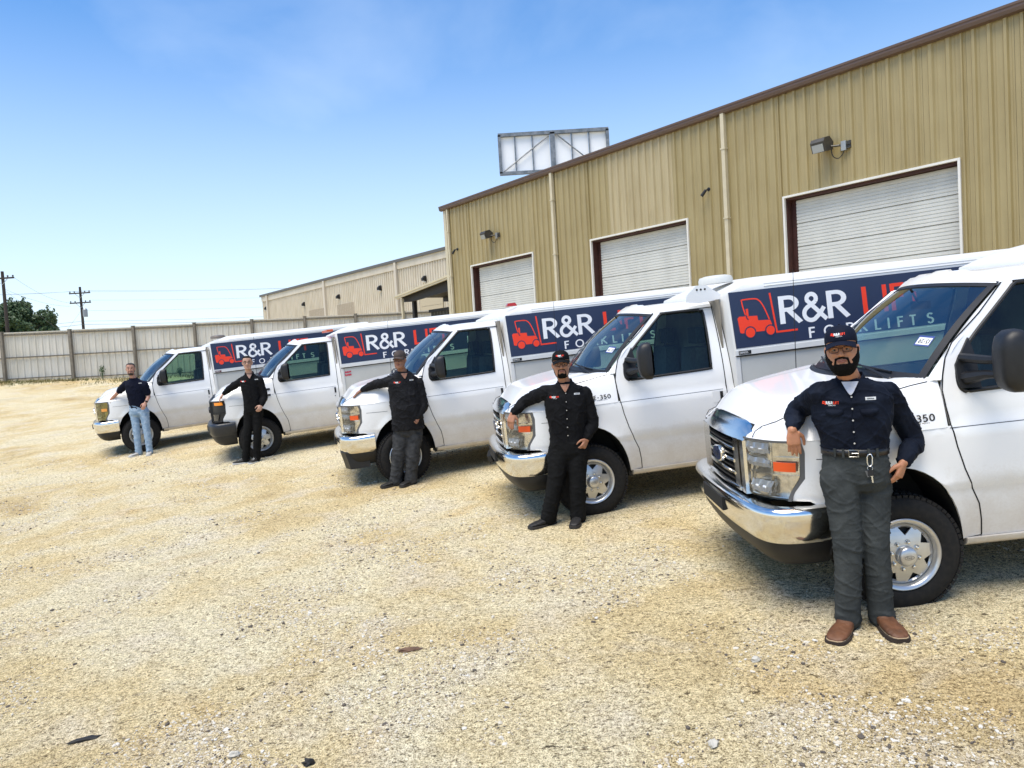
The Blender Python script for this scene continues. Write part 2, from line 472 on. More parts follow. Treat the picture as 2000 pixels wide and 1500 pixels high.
# one sheet, fine near the yard and coarse to the horizon
ys = []; y = 1.2
while y < 60: ys.append(y); y *= 1.011 if y < 22 else 1.03
ys = [-60, -20, -6, -2, 0, .7] + ys + [70, 90, 130, 200, 400, 800, 1500]
xs = [-1500, -700, -300, -150, -90, -70, -55] + [-45 + i * .5 for i in range(50)]
x = -20.
while x < 14: xs.append(x); x += .09 if -7 < x < 6 else .2
xs += [14, 16, 18, 22, 27, 35, 50, 90, 200, 600, 1500]
vs = []; fs = []; nx = len(xs)
for yy in ys:
    for xx in xs: vs.append((xx, yy, gz(xx, yy) + (gnoise(xx, yy) if abs(xx) < 30 and 0 < yy < 45 else 0)))
for j in range(len(ys) - 1):
    for i in range(nx - 1): a = j * nx + i; fs.append((a, a + 1, a + nx + 1, a + nx))
g = mk('ground', vs, fs, GM, smooth=True); g['kind'] = 'structure'

# loose stones lying on the yard, more of them in the pale gravel patches
def stone_mat():
    m = mat('stone', (.50, .45, .36), .9)
    n = m.node_tree.nodes; l = m.node_tree.links.new; b = n['Principled BSDF']
    a = n.new('ShaderNodeAttribute'); a.attribute_name = 'tint'
    r = n.new('ShaderNodeValToRGB'); e = r.color_ramp.elements
    st = [(0, (.05, .045, .04)), (.10, (.20, .16, .12)), (.35, (.42, .34, .22)), (.6, (.54, .48, .37)), (1, (.62, .59, .52))]
    while len(e) < len(st): e.new(.5)
    for k, (p, c) in enumerate(st): e[k].position = p; e[k].color = (*c, 1)
    l(a.outputs['Fac'], r.inputs[0]); l(r.outputs[0], b.inputs['Base Color'])
    return m
ico = bmesh.new(); bmesh.ops.create_icosphere(ico, subdivisions=1, radius=1)
iv = [v.co.copy() for v in ico.verts]; iff = [tuple(v.index for v in f.verts) for f in ico.faces]; ico.free()
sv = []; sf = []; tint = []
cnt = 0
while cnt < 40000:
    Y = 2.6 * math.exp(random.random() ** 1.15 * math.log(17 / 2.6)); X = random.uniform(-.78, .72) * Y - .2
    pn = noise.noise(V((X * .9 + 4, Y * .9, 5))) + .55 * noise.noise(V((X * 2.4, Y * 2.4, 2)))
    if pn + random.gauss(0, .17) < .24: continue
    cnt += 1
    r = min(.013, .0031 * math.exp(abs(random.gauss(0, .58)))) * (1 + .05 * Y)
    q = V((random.uniform(.6, 1.5), random.uniform(.6, 1.2), random.uniform(.35, .75))) * r
    rot = Matrix.Rotation(random.uniform(0, 6.3), 3, 'Z') @ Matrix.Rotation(random.uniform(-.35, .35), 3, 'X')
    z = gz(X, Y) + gnoise(X, Y); k = len(sv); sd0 = random.random() * 100
    for p in iv:
        p = p * (1 + .35 * noise.noise(p * 1.7 + V((sd0, 0, 0)))); d = rot @ V((p.x * q.x, p.y * q.y, p.z * q.z)); sv.append((X + d.x, Y + d.y, z + d.z + q.z * .35))
    sf += [tuple(i + k for i in f) for f in iff]
    tt = random.random(); tt = .03 if random.random() < .12 else .22 + .78 * tt ** 1.3
    tint += [tt] * len(iv)
so = mk('gravel', sv, sf, stone_mat())
atr = so.data.attributes.new('tint', 'FLOAT', 'POINT'); atr.data.foreach_set('value', tint)
so['kind'] = 'stuff'; so['label'] = 'loose pale and tan gravel stones scattered over the dirt yard'

# scraps and larger stones that stand out
SCR = mat('scrap_black', (.012, .011, .010), .7, noise_amt=.4, scale=30)
def blob(name, X, Y, sx, sy, sz, rz, m, label, cat, jag=.75, sub=2):
    bm = bmesh.new(); bmesh.ops.create_icosphere(bm, subdivisions=sub, radius=1)
    vs = []; sd0 = X * 7
    for v in bm.verts:
        p = v.co * (1 + jag * noise.noise(v.co * 1.8 + V((sd0, 1, 2)))); vs.append((p.x * sx, p.y * sy, p.z * sz))
    fs = [tuple(v.index for v in f.verts) for f in bm.faces]; bm.free()
    o = mk(name, vs, fs, m); o.location = (X, Y, gz(X, Y) + gnoise(X, Y) + sz * .5); o.rotation_euler = (0, 0, rz); tag(o, label, cat); return o
blob('rubber_scrap', -2.62, 4.27, .085, .022, .012, .35, SCR, 'long black rubber scrap lying on the dirt near the bottom left', 'scrap', .6)
blob('dark_stone', -1.16, 3.74, .034, .022, .02, .2, SCR, 'small black stone on the gravel at the bottom of the picture', 'stone')
blob('bark_scrap', -.80, 4.98, .075, .03, .014, .1, mat('bark', (.16, .09, .055), .9, noise_amt=.4, scale=40), 'flat reddish brown scrap lying on the dirt in mid foreground', 'scrap', .5)
STW = mat('white_stone', (.50, .47, .40), .85, noise_amt=.15, scale=25)
blob('pale_stone', 1.32, 4.27, .032, .024, .018, .5, STW, 'large pale stone in the dirt below the leaning man in brown boots', 'stone')
blob('pale_stone', .86, 3.5, .034, .024, .016, 1.1, STW, 'white flat stone at the bottom edge right of centre', 'stone')
blob('pale_stone', -1.6, 3.9, .032, .022, .016, .2, STW, 'white stone between the black scrap and the small black stone', 'stone')

# ------------------------------------------------------------------ corrugated sheet helper
def rib_sheet(name, s0, s1, z0, z1, m, parent, P, pitch=.267, depth=.042, top=.05, foot=.10, minor=True, ztop=None):
    """trapezoid-ribbed sheet between s0..s1 and z0..z1; P(s, z, out) gives the world point"""
    prof = []; s = s0; k = 0
    n = max(1, round((s1 - s0) / pitch)); p = (s1 - s0) / n
    for i in range(n):
        a = s0 + i * p
        prof += [(a + .0005, 0), (a + p * .5 - foot / 2 * p / .267, 0), (a + p * .5 - top / 2 * p / .267, depth), (a + p * .5 + top / 2 * p / .267, depth), (a + p * .5 + foot / 2 * p / .267, 0)]
        if minor: prof += [(a + p * .83, 0), (a + p * .86, depth * .18), (a + p * .9, 0)]
    prof.append((s1 - .0005, 0))
    vs = []; fs = []; n = len(prof)
    zt = ztop or (lambda q: z1)
    for q, d in prof: vs.append(P(q, z0, d))
    for q, d in prof: vs.append(P(q, zt(q), d))
    for q, d in prof: vs.append(P(q, z0, d - .012))
    for q, d in prof: vs.append(P(q, zt(q), d - .012))
    for i in range(n - 1):
        fs.append((i, i + 1, n + i + 1, n + i)); fs.append((2 * n + i, 3 * n + i, 3 * n + i + 1, 2 * n + i + 1))
        fs.append((i, 2 * n + i, 2 * n + i + 1, i + 1)); fs.append((n + i, n + i + 1, 3 * n + i + 1, 3 * n + i))
    fs.append((0, n, 3 * n, 2 * n)); fs.append((n - 1, 3 * n - 1, 4 * n - 1, 2 * n - 1))
    return mk(name, vs, fs, m, parent)

# ------------------------------------------------------------------ the big tan metal shed
BA, BD = V((-2.212, 29.15)), V((.6021, -.7984))
BN = V((BD.y, -BD.x))                       # points at the yard
def BP(s, z, out=0.): q = BA + BD * s + BN * out; return V((q.x, q.y, z))
def wall_mat(name, c, c2, streak=.5):
    m = mat(name, c, .45, coat=.05)
    n = m.node_tree.nodes; l = m.node_tree.links.new; b = n['Principled BSDF']
    t = n.new('ShaderNodeTexCoord')
    def N(sc, scale, lo, hi):
        mpn = n.new('ShaderNodeMapping'); mpn.inputs['Scale'].default_value = sc; l(t.outputs['Object'], mpn.inputs[0])
        x = n.new('ShaderNodeTexNoise'); x.inputs['Scale'].default_value = scale; x.inputs['Detail'].default_value = 6; l(mpn.outputs[0], x.inputs['Vector'])
        r = n.new('ShaderNodeMapRange'); r.inputs['From Min'].default_value = lo; r.inputs['From Max'].default_value = hi; l(x.outputs['Fac'], r.inputs['Value']); return r.outputs[0]
    mx = n.new('ShaderNodeMixRGB'); mx.inputs['Color1'].default_value = (*c, 1); mx.inputs['Color2'].default_value = (*c2, 1)
    l(N((6, 6, .25), 3, .40, .68), mx.inputs['Fac'])
    mx2 = n.new('ShaderNodeMixRGB'); mx2.blend_type = 'MULTIPLY'; mx2.inputs['Color2'].default_value = (.86, .84, .79, 1)
    l(N((1, 1, .6), 1.4, .42, .75), mx2.inputs['Fac']); l(mx.outputs[0], mx2.inputs['Color1']); l(mx2.outputs[0], b.inputs['Base Color'])
    bp = n.new('ShaderNodeBump'); bp.inputs['Strength'].default_value = .25; bp.inputs['Distance'].default_value = .02
    x = n.new('ShaderNodeTexNoise'); x.inputs['Scale'].default_value = 2.2; l(t.outputs['Object'], x.inputs['Vector']); l(x.outputs['Fac'], bp.inputs['Height']); l(bp.outputs[0], b.inputs['Normal'])
    return m
TAN = wall_mat('tan_sheet', (.365, .290, .135), (.330, .262, .120))
TANL = wall_mat('faded_tan_sheet', (.445, .365, .205), (.385, .31, .165))
TRIM = mat('cream_trim', (.58, .51, .35), .45, noise_amt=.12, scale=4)
BROWN = mat('brown_fascia', (.115, .072, .052), .45, noise_amt=.15, scale=3, stretch=(1, 1, 4))
DARKW = mat('rust_red_steel', (.055, .014, .009), .7, noise_amt=.35, scale=6)
DOORW = mat('door_white', (.66, .655, .60), .5, noise_amt=.10, scale=2.5, stretch=(1, 1, .4))
DOORD = mat('door_white_weathered', (.50, .50, .455), .55, noise_amt=.18, scale=3)
WHT = mat('white_trim', (.74, .72, .66), .5, noise_amt=.08, scale=5)
shed = thing('warehouse', 'large tan ribbed metal warehouse with brown fascia behind the vans', 'warehouse', (BA.x, BA.y, .6))
def to(o, parent):       # parent at an Empty that is not at the origin
    o.parent = parent; o.matrix_parent_inverse = parent.matrix_world.inverted() if False else Matrix.Translation(-V(parent.location)); return o
doors = [(1.66, 5.26, 5.12), (8.1, 11.74, 5.10), (14.61, 18.33, 5.10)]
Z0 = .55; ZE = 7.50
s = .12; SW = .80
cuts = [.12]
while cuts[-1] < 27: cuts.append(round(cuts[-1] + SW, 3))
for i in range(len(cuts) - 1):
    a, b = cuts[i] + .002, cuts[i + 1] - .002
    mm = TANL if 8.6 < (a + b) / 2 < 11.3 else TAN
    segs = [(a, b, Z0)]
    for d0, d1, dz in doors:
        ns = []
        for (p, q, z) in segs:
            if q <= d0 - .045 or p >= d1 + .045 or z > Z0: ns.append((p, q, z)); continue
            if p < d0 - .045: ns.append((p, d0 - .045, Z0))
            if q > d1 + .045: ns.append((d1 + .045, q, Z0))
            ns.append((max(p, d0 - .045), min(q, d1 + .045), dz + .045))
        segs = ns
    for (p, q, z) in segs:
        if q - p > .03: to(rib_sheet('wall_sheet', p, q, z, ZE, mm, None, BP, pitch=.267 if q - p > .2 else .25), shed)
# body of the shed behind the sheets: end walls, back, roof
DEP = 18.
mb = MB()
for s0 in (.10, 26.8):
    mb.add([BP(s0, Z0, -.02), BP(s0, Z0, -DEP), BP(s0, ZE, -DEP), BP(s0, ZE + 1.1, -DEP / 2), BP(s0, ZE, -.02), BP(s0 + .1, Z0, -.02), BP(s0 + .1, Z0, -DEP), BP(s0 + .1, ZE, -DEP), BP(s0 + .1, ZE + 1.1, -DEP / 2), BP(s0 + .1, ZE, -.02)],
           [(0, 1, 2, 3, 4), (9, 8, 7, 6, 5), (0, 5, 6, 1), (1, 6, 7, 2), (4, 9, 5, 0)])
mb.add([BP(.1, Z0, -DEP), BP(26.9, Z0, -DEP), BP(26.9, ZE, -DEP), BP(.1, ZE, -DEP), BP(.1, Z0, -DEP - .1), BP(26.9, Z0, -DEP - .1), BP(26.9, ZE, -DEP - .1), BP(.1, ZE, -DEP - .1)], [(0, 1, 2, 3), (7, 6, 5, 4), (3, 2, 6, 7), (0, 4, 5, 1)])
to(mb.out('side_wall', TAN), shed)
mb = MB(); o0 = .14
mb.add([BP(-.1, ZE + .10, o0 - .02), BP(27.1, ZE + .10, o0 - .02), BP(27.1, ZE + 1.2, -DEP / 2), BP(-.1, ZE + 1.2, -DEP / 2), BP(27.1, ZE + .1, -DEP - .2), BP(-.1, ZE + .1, -DEP - .2),
        BP(-.1, ZE + .04, o0 - .02), BP(27.1, ZE + .04, o0 - .02), BP(27.1, ZE + 1.14, -DEP / 2), BP(-.1, ZE + 1.14, -DEP / 2), BP(27.1, ZE + .04, -DEP - .2), BP(-.1, ZE + .04, -DEP - .2)],
       [(0, 1, 2, 3), (3, 2, 4, 5), (9, 8, 7, 6), (11, 10, 8, 9), (0, 6, 7, 1), (5, 4, 10, 11), (0, 3, 9, 6), (3, 5, 11, 9), (1, 7, 8, 2), (2, 8, 10, 4)])
to(mb.out('roof', mat('roof_metal', (.35, .33, .29), .4, .3)), shed)
mb = MB()      # eave gutter: stepped brown box section
prof = [(.03, ZE - .02), (.05, ZE - .05), (.14, ZE - .03), (.165, ZE + .03), (.165, ZE + .075), (.18, ZE + .085), (.18, ZE + .13), (.03, ZE + .13)]
mb.loft([[BP(ss, z, o) for o, z in prof] for ss in (-.13, 27.1)])
to(mb.out('eave_gutter', BROWN), shed)
mb = MB()      # corner trims
mb.add([BP(-.02, Z0, .05), BP(.15, Z0, .05), BP(.15, ZE, .05), BP(-.02, ZE, .05), BP(-.02, Z0, -.15), BP(-.02, ZE, -.15), BP(.15, Z0, .0), BP(.15, ZE, 0)], [(0, 1, 2, 3), (4, 0, 3, 5), (1, 6, 7, 2)])
to(mb.out('corner_trim', TRIM), shed)
def dirbox(mb, s0, s1, z0, z1, o0, o1, P=BP):
    return mb.add([P(s0, z0, o0), P(s1, z0, o0), P(s1, z0, o1), P(s0, z0, o1), P(s0, z1, o0), P(s1, z1, o0), P(s1, z1, o1), P(s0, z1, o1)],
                  [(0, 1, 2, 3)[::-1], (4, 5, 6, 7), (0, 4, 5, 1)[::-1], (1, 5, 6, 2)[::-1], (2, 6, 7, 3)[::-1], (3, 7, 4, 0)[::-1]])
for si in (6.50, 13.05, 19.6, .33):
    mb = MB(); wdt = .10 if si > 1 else .08
    dirbox(mb, si - wdt / 2, si + wdt / 2, Z0 + .1, ZE - .03, .035, .035 + wdt)
    to(mb.out('downspout', TRIM), shed)
    for zz in (2.1, 3.35, 4.9, 6.6): mb = MB(); dirbox(mb, si - wdt / 2 - .02, si + wdt / 2 + .02, zz, zz + .035, .03, .05 + wdt); to(mb.out('pipe_strap', TRIM), shed)
for (d0, d1, dz) in doors:
    mb = MB()
    dirbox(mb, d0 - .045, d0, Z0, dz + .045, -.02, .05); dirbox(mb, d1, d1 + .045, Z0, dz + .045, -.02, .05); dirbox(mb, d0, d1, dz, dz + .045, -.02, .055)
    to(mb.out('door_trim', WHT), shed)
    mb = MB()      # steel jambs and header inside the opening
    dirbox(mb, d0 + .001, d0 + .14, Z0, dz - .001, -.34, -.21); dirbox(mb, d0 + .001, d0 + .03, Z0, dz - .002, -.21, -.025); dirbox(mb, d1 - .03, d1 - .001, Z0, dz - .002, -.34, -.025); dirbox(mb, d0 + .03, d1 - .03, dz - .05, dz - .003, -.34, -.025)
    to(mb.out('door_jamb', DARKW), shed)
    rd = thing('roller_door', '', ''); del rd['label']; del rd['category']
    mb = MB(); dirbox(mb, d0 - .2, d1 + .2, Z0, dz + .3, -.60, -.56); backp = mb.out('door_backing', BLACKM)
    to(backp, shed)
    bpy.data.objects.remove(rd)
    z = Z0; k = 0; SH = .533
    top = dz - .06; nsec = math.ceil((top - Z0) / SH)
    for k in range(nsec):
        z1 = top - k * SH; z0 = max(Z0, z1 - SH)
        if z1 - z0 < .05: continue
        # one sectional panel with pressed grooves
        pr = []; hh = z1 - z0 - .012; nr = 7
        for q in range(nr):
            zz = z0 + .006 + hh * q / nr; st = hh / nr
            pr += [(zz, 0), (zz + st * .70, 0), (zz + st * .78, -.014), (zz + st * .92, -.014)]
        pr.append((z1 - .006, 0)); vs = []; fs = []
        for zz, dd in pr:
            for ss, oo in ((d0 + .035, dd), (d1 - .035, dd)): vs.append(BP(ss, zz, -.215 + oo))
        for q in range(len(pr) - 1): fs.append((2 * q, 2 * q + 1, 2 * q + 3, 2 * q + 2))
        kk = len(vs)
        for zz in (z0 + .006, z1 - .006):
            for ss in (d0 + .035, d1 - .035): vs.append(BP(ss, zz, -.26))
        fs += [(kk, kk + 2, kk + 3, kk + 1), (0, kk, kk + 1, 1), (kk - 2, kk - 1, kk + 3, kk + 2)]
        weather = (abs(d0 - 8.1) < .1 and k in (3, 4))
        to(mk('door_section', vs, fs, DOORD if weather else DOORW), shed)
# wall fittings: floodlights and cameras
BRZ = mat('lamp_bronze', (.055, .050, .042), .45, noise_amt=.3, scale=12)
LGL = mat('lamp_glass', (.35, .36, .34), .15)
def floodlight(s, z, sc, label):
    t = thing('floodlight', label, 'floodlight', BP(s, z, 0), 0, 'bronze floodlights on the warehouse wall')
    def W(a, b, c): return BP(s + a, z + c, b) - BP(s, z, 0)
    mb = MB()
    x0, x1 = -.62 * sc, -.22 * sc
    rg = []
    for (xx, k) in ((x0, 1), (x1, 1)): pass
    pr = [(.62, .16), (.52, -.10), (.14, -.02), (.10, .20), (.30, .34), (.56, .26)]       # out, up
    mb.loft([[W(x, o * sc, u * sc) for o, u in pr] for x in (x0, x1)])
    mb.out('housing', BRZ, t)
    mb = MB(); mb.add([W(x0 + .03, .60 * sc, .10 * sc), W(x1 - .03, .60 * sc, .10 * sc), W(x1 - .03, .53 * sc, -.10 * sc), W(x0 + .03, .53 * sc, -.10 * sc)], [(0, 1, 2, 3)])
    vv = [p + (W(0, .012, -.004)) for p in mb.v]; mb2 = MB(); mb2.add(vv + mb.v, [(3, 2, 1, 0), (0, 1, 5, 4), (1, 2, 6, 5), (2, 3, 7, 6), (3, 0, 4, 7)]); mb2.out('lens', LGL, t)
    mb = MB(); mb.tube([W(-.22 * sc, .25 * sc, .05 * sc), W(-.12 * sc, .2 * sc, .03), W(-.03, .12, .03), W(0, .04, .03)], .03 * sc, 6); mb.out('bracket', BRZ, t)
    mb = MB(); p0 = [W(-.24 * sc, .2 * sc, -.02), W(-.2 * sc, .15, -.22 * sc), W(-.08 * sc, .10, -.30 * sc), W(.05 * sc, .08, -.18 * sc), W(.08 * sc, .06, -.02)]
    mb.tube(smooth_path(p0, 4), .010, 6); mb.out('cable', BLACKP, t)
    mb = MB(); a = W(.02 * sc, 0.03, -.06); dirbox(mb, .0, .14 * sc, -.09, .11, .03, .10, lambda ss, zz, oo: W(ss, oo, zz)); mb.out('junction_box', mat('galvanised', (.45, .45, .43), .4, .6), t)
    mb = MB(); dirbox(mb, .15 * sc, .26 * sc, -.06, .10, .03, .06, lambda ss, zz, oo: W(ss, oo, zz)); dirbox(mb, .15 * sc, .26 * sc, -.06, -.04, .06, .09, lambda ss, zz, oo: W(ss, oo, zz)); dirbox(mb, .15 * sc, .26 * sc, .02, .04, .06, .09, lambda ss, zz, oo: W(ss, oo, zz)); mb.out('mount_plate', BRZ, t)
floodlight(16.05, 5.92, .78, 'bronze floodlight on the tan wall above the nearest roller door')
floodlight(3.35, 5.98, .72, 'bronze floodlight on the tan wall above the farthest roller door')
def seccam(s, z, label):
    t = thing('security_camera', label, 'camera', BP(s, z, .02))
    W = lambda a, b, c: BP(s + a, z + c, b) - BP(s, z, 0)
    MB().tube([W(0, .0, .06), W(0, .03, .06)], .05, 10).out('base', BLACKP, t)
    MB().tube([W(0, .03, .06), W(-.02, .09, .05), W(-.05, .12, .0)], .016, 6).out('arm', BLACKP, t)
    MB().tube([W(-.02, .11, .04), W(-.12, .17, -.10)], [.036, .042], 10).out('camera_body', BLACKP, t)
seccam(12.50, 5.68, 'small black security camera on the wall beside the downspout')
seccam(.80, 5.82, 'small black security camera near the left corner of the warehouse')

# lean-to canopy off the left end of the shed
can = thing('canopy', 'tan lean-to canopy with dark underside at the left end of the warehouse', 'canopy', BP(-2, 1.0, -3))
def toc(o): return to(o, can)
CS = lambda s: 5.02 + (s / 4.44) * .42
mb = MB(); mb.loft([[BP(s, CS(s) + dz, o) for o, dz in ((.0, 0), (.0, -.07), (-.03, -.09), (-.03, -.15), (-.12, -.15), (-.12, 0))] for s in (-4.45, -.03)]); toc(mb.out('fascia', TRIM))
mb = MB(); dirbox_s = [BP(-4.4, CS(-4.4) - .02, -.12), BP(-.03, CS(0) - .02, -.12), BP(-.03, CS(0) - .02, -9), BP(-4.4, CS(-4.4) - .02, -9)]
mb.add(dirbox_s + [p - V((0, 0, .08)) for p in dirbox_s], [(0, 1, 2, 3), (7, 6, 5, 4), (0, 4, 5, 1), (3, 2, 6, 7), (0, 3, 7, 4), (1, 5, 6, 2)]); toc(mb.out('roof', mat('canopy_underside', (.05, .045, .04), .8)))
mb = MB()
for k in range(5):
    o = -.3 - k * 2.1
    mb.add([BP(-4.3, CS(-4.3) - .1, o), BP(-.05, CS(0) - .1, o), BP(-.05, CS(0) - .55, o), BP(-3.55, CS(-3.5) - .42, o), BP(-4.3, CS(-4.3) - .30, o)] + [BP(-4.3, CS(-4.3) - .1, o - .1), BP(-.05, CS(0) - .1, o - .1), BP(-.05, CS(0) - .55, o - .1), BP(-3.55, CS(-3.5) - .42, o - .1), BP(-4.3, CS(-4.3) - .30, o - .1)],
           [(0, 1, 2, 3, 4), (9, 8, 7, 6, 5), (2, 7, 8, 3), (3, 8, 9, 4), (0, 4, 9, 5)])
toc(mb.out('rafter', mat('dark_steel', (.02, .017, .015), .6)))
for o in (-.4, -8.6):
    mb = MB(); dirbox(mb, -3.66, -3.50, .6, CS(-3.6) - .3, o - .16, o); toc(mb.out('column', MATS['dark_steel']))
mb = MB(); dirbox(mb, -4.08, -3.98, 3.55, CS(-4) - .2, -.2, -.1); mb.tube([BP(-4.03, 3.6, -.15), BP(-4.6, 3.40, -.15), BP(-5.4, 3.25, -.15)], .045, 6); toc(mb.out('downspout', TRIM))
dkf = thing('dark_fence', 'dark ribbed metal fence under the canopy beside the warehouse', 'fence', BP(-2, 1, -5))
for i in range(7):
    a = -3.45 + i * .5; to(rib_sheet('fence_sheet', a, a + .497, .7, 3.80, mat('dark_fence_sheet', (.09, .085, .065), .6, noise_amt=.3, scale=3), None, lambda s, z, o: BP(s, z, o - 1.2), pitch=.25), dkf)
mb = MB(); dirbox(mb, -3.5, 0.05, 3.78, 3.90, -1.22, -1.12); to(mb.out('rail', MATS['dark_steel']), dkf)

# ------------------------------------------------------------------ pale shed beyond the fence
FA, FD = V((-23.28, 71.63)), V((.61913, -.78529)); FN = V((FD.y, -FD.x))
def FP(s, z, out=0.): q = FA + FD * s + FN * out; return V((q.x, q.y, z))
PALE = wall_mat('pale_sheet', (.64, .57, .45), (.58, .52, .40))
far = thing('far_warehouse', 'pale beige metal warehouse standing beyond the yard fence', 'warehouse', (FA.x, FA.y, 2.))
FZ = 8.15
n = 0; s = 0
while s < 36:
    to(rib_sheet('wall_sheet', s + .002, s + 1.198, 1.8, FZ - .30, PALE, None, FP, pitch=.3, depth=.07, minor=False), far); s += 1.2
mb = MB(); dirbox(mb, -.05, 36.0, FZ - .30, FZ + .17, .0, .10, FP); to(mb.out('eave_panel', PALE), far)
mb = MB(); dirbox(mb, -.2, 36.1, FZ + .17, FZ + .36, -.1, .22, FP); to(mb.out('eave_gutter', mat('dark_gutter', (.10, .095, .085), .5)), far)
mb = MB()
mb.add([FP(-.1, 1.8, 0), FP(-.1, 1.8, -20), FP(-.1, FZ, -20), FP(-.1, FZ + 1.1, -10), FP(-.1, FZ + .15, 0), FP(.0, 1.8, 0), FP(.0, 1.8, -20), FP(0, FZ, -20), FP(0, FZ + 1.1, -10), FP(0, FZ + .15, 0)], [(0, 1, 2, 3, 4), (9, 8, 7, 6, 5), (0, 5, 6, 1)])
to(mb.out('end_wall', PALE), far)
mb = MB(); mb.add([FP(-.2, FZ + .36, .15), FP(36.1, FZ + .36, .15), FP(36.1, FZ + 1.3, -10), FP(-.2, FZ + 1.3, -10), FP(36.1, FZ + .3, -20.2), FP(-.2, FZ + .3, -20.2), FP(-.2, FZ + .2, -10), FP(36.1, FZ + .2, -10)], [(0, 1, 2, 3), (3, 2, 4, 5), (0, 3, 5, 6), (1, 7, 4, 2), (0, 6, 7, 1), (6, 5, 4, 7)]); to(mb.out('roof', MATS['roof_metal']), far)
for si in (1.55, 14.15, 25.7):
    mb = MB(); dirbox(mb, si - .14, si + .14, 1.9, FZ + .17, .04, .22, FP); to(mb.out('downspout', mat('beige_trim', (.56, .50, .40), .5)), far)
for (a, b, zt) in ((10.7, 13.75, 6.2), (16.1, 19.05, 6.22), (28.5, 31.2, 5.6)):
    mb = MB(); dirbox(mb, a, b, 1.8, zt, .03, .07, FP); to(mb.out('door', mat('beige_door', (.40, .33, .235) if a < 20 else (.52, .45, .3), .6, noise_amt=.1)), far) if a < 20 else None
    if a > 20:
        for k in range(7): mb = MB(); dirbox(mb, a, b, 1.9 + k * .53, 1.9 + k * .53 + .51, .04, .08, FP); to(mb.out('door_section', mat('beige_roller', (.50, .42, .28), .6)), far)
for i, (si, zi) in enumerate([(1.15, 7.2), (9.9, 6.85), (16.6, 6.87), (23.3, 6.87), (29.3, 6.88)]):
    t = thing('wall_lamp', ['first', 'second', 'third', 'fourth', 'fifth'][i] + ' black wall lamp from the left on the pale warehouse', 'lamp', FP(si, zi, .04), 0, 'wall lamps on the pale warehouse')
    W = lambda a, b, c: FP(si + a * .75, zi + c * .75, b) - FP(si, zi, 0)
    mb = MB(); mb.loft([[W(-.16, .0, -.3), W(.16, .0, -.3), W(.16, .26, -.22), W(-.16, .26, -.22)], [W(-.16, .0, 0), W(.16, .0, 0), W(.16, .26, 0), W(-.16, .26, 0)], [W(-.12, .0, .2), W(.12, .0, .2), W(.10, .10, .2), W(-.10, .10, .2)]]); mb.out('housing', BLACKP, t)
    mb = MB(); mb.loft([[W(-.12, .03, -.42), W(.12, .03, -.42), W(.12, .2, -.36), W(-.12, .2, -.36)], [W(-.13, .03, -.30), W(.13, .03, -.30), W(.13, .23, -.24), W(-.13, .23, -.24)]]); mb.out('lens', WHT, t)

# ------------------------------------------------------------------ yard fence
FS = wall_mat('fence_sheet', (.70, .66, .57), (.65, .61, .52))
POST = mat('fence_post', (.22, .19, .145), .6, noise_amt=.3, scale=6)
RAILD = mat('fence_rail', (.20, .17, .13), .6, noise_amt=.3, scale=6)
FCAP = mat('fence_cap', (.62, .57, .47), .5, noise_amt=.1)
posts = [(-29.6, 34.1, 4.14), (-26.95, 35.0, 4.17), (-24.29, 36.05, 4.20), (-21.68, 37.19, 4.21), (-19.07, 38.25, 4.25), (-16.38, 39.27, 4.28), (-13.7, 40.23, 4.34), (-11.1, 41.11, 4.38), (-8.49, 41.96, 4.40), (-5.9, 42.75, 4.44), (-3.3, 43.5, 4.46)]
fen = thing('yard_fence', 'beige ribbed metal fence with dark posts along the back of the yard', 'fence', (-16, 39.4, 1.4))
for i, (X, Y, zt) in enumerate(posts):
    zb = gz(X, Y) - .3
    mb = MB(); mb.box((X - .06, Y - .20, zb), (X + .06, Y - .05, zt + .05)); to(mb.out('post', POST), fen)
    mb = MB(); mb.box((X - .085, Y - .21, zt + .05), (X + .085, Y - .04, zt + .075)); to(mb.out('post_cap', POST), fen)
    if i + 1 == len(posts): break
    X2, Y2, zt2 = posts[i + 1]
    d = V((X2 - X, Y2 - Y)); Ln = d.length; d /= Ln; nn = V((d.y, -d.x))
    zt_ = min(zt, zt2) - (.0 if i > 2 else .0); zt_a = (zt + zt2) / 2
    P = lambda s, z, o, X=X, Y=Y, d=d, nn=nn: V((X + d.x * s + nn.x * o, Y + d.y * s + nn.y * o, z))
    k = 10; wd = (Ln - .02) / k
    for q in range(k):      # each ribbed sheet strip of the bay
        a = .01 + q * wd; zb1 = gz(X + d.x * a, Y + d.y * a) + .03
        to(rib_sheet('fence_sheet', a, a + wd - .003, zb1, zt_a - .02, FS, None, P, pitch=wd, depth=.035, minor=False, top=.045, foot=.09), fen)
    for zz, hh, oo in ((zt_a - .13, .05, .045), (zt_a - 1.22, .055, .045), (gz((X + X2) / 2, (Y + Y2) / 2) + .12, .05, .045)):
        mb = MB(); dirbox(mb, .05, Ln - .05, zz, zz + hh, oo, oo + .05, P); to(mb.out('rail', RAILD), fen)
    mb = MB(); dirbox(mb, .05, Ln - .05, zt_a - .03, zt_a + .03, -.03, .11, P); to(mb.out('cap_rail', FCAP), fen)

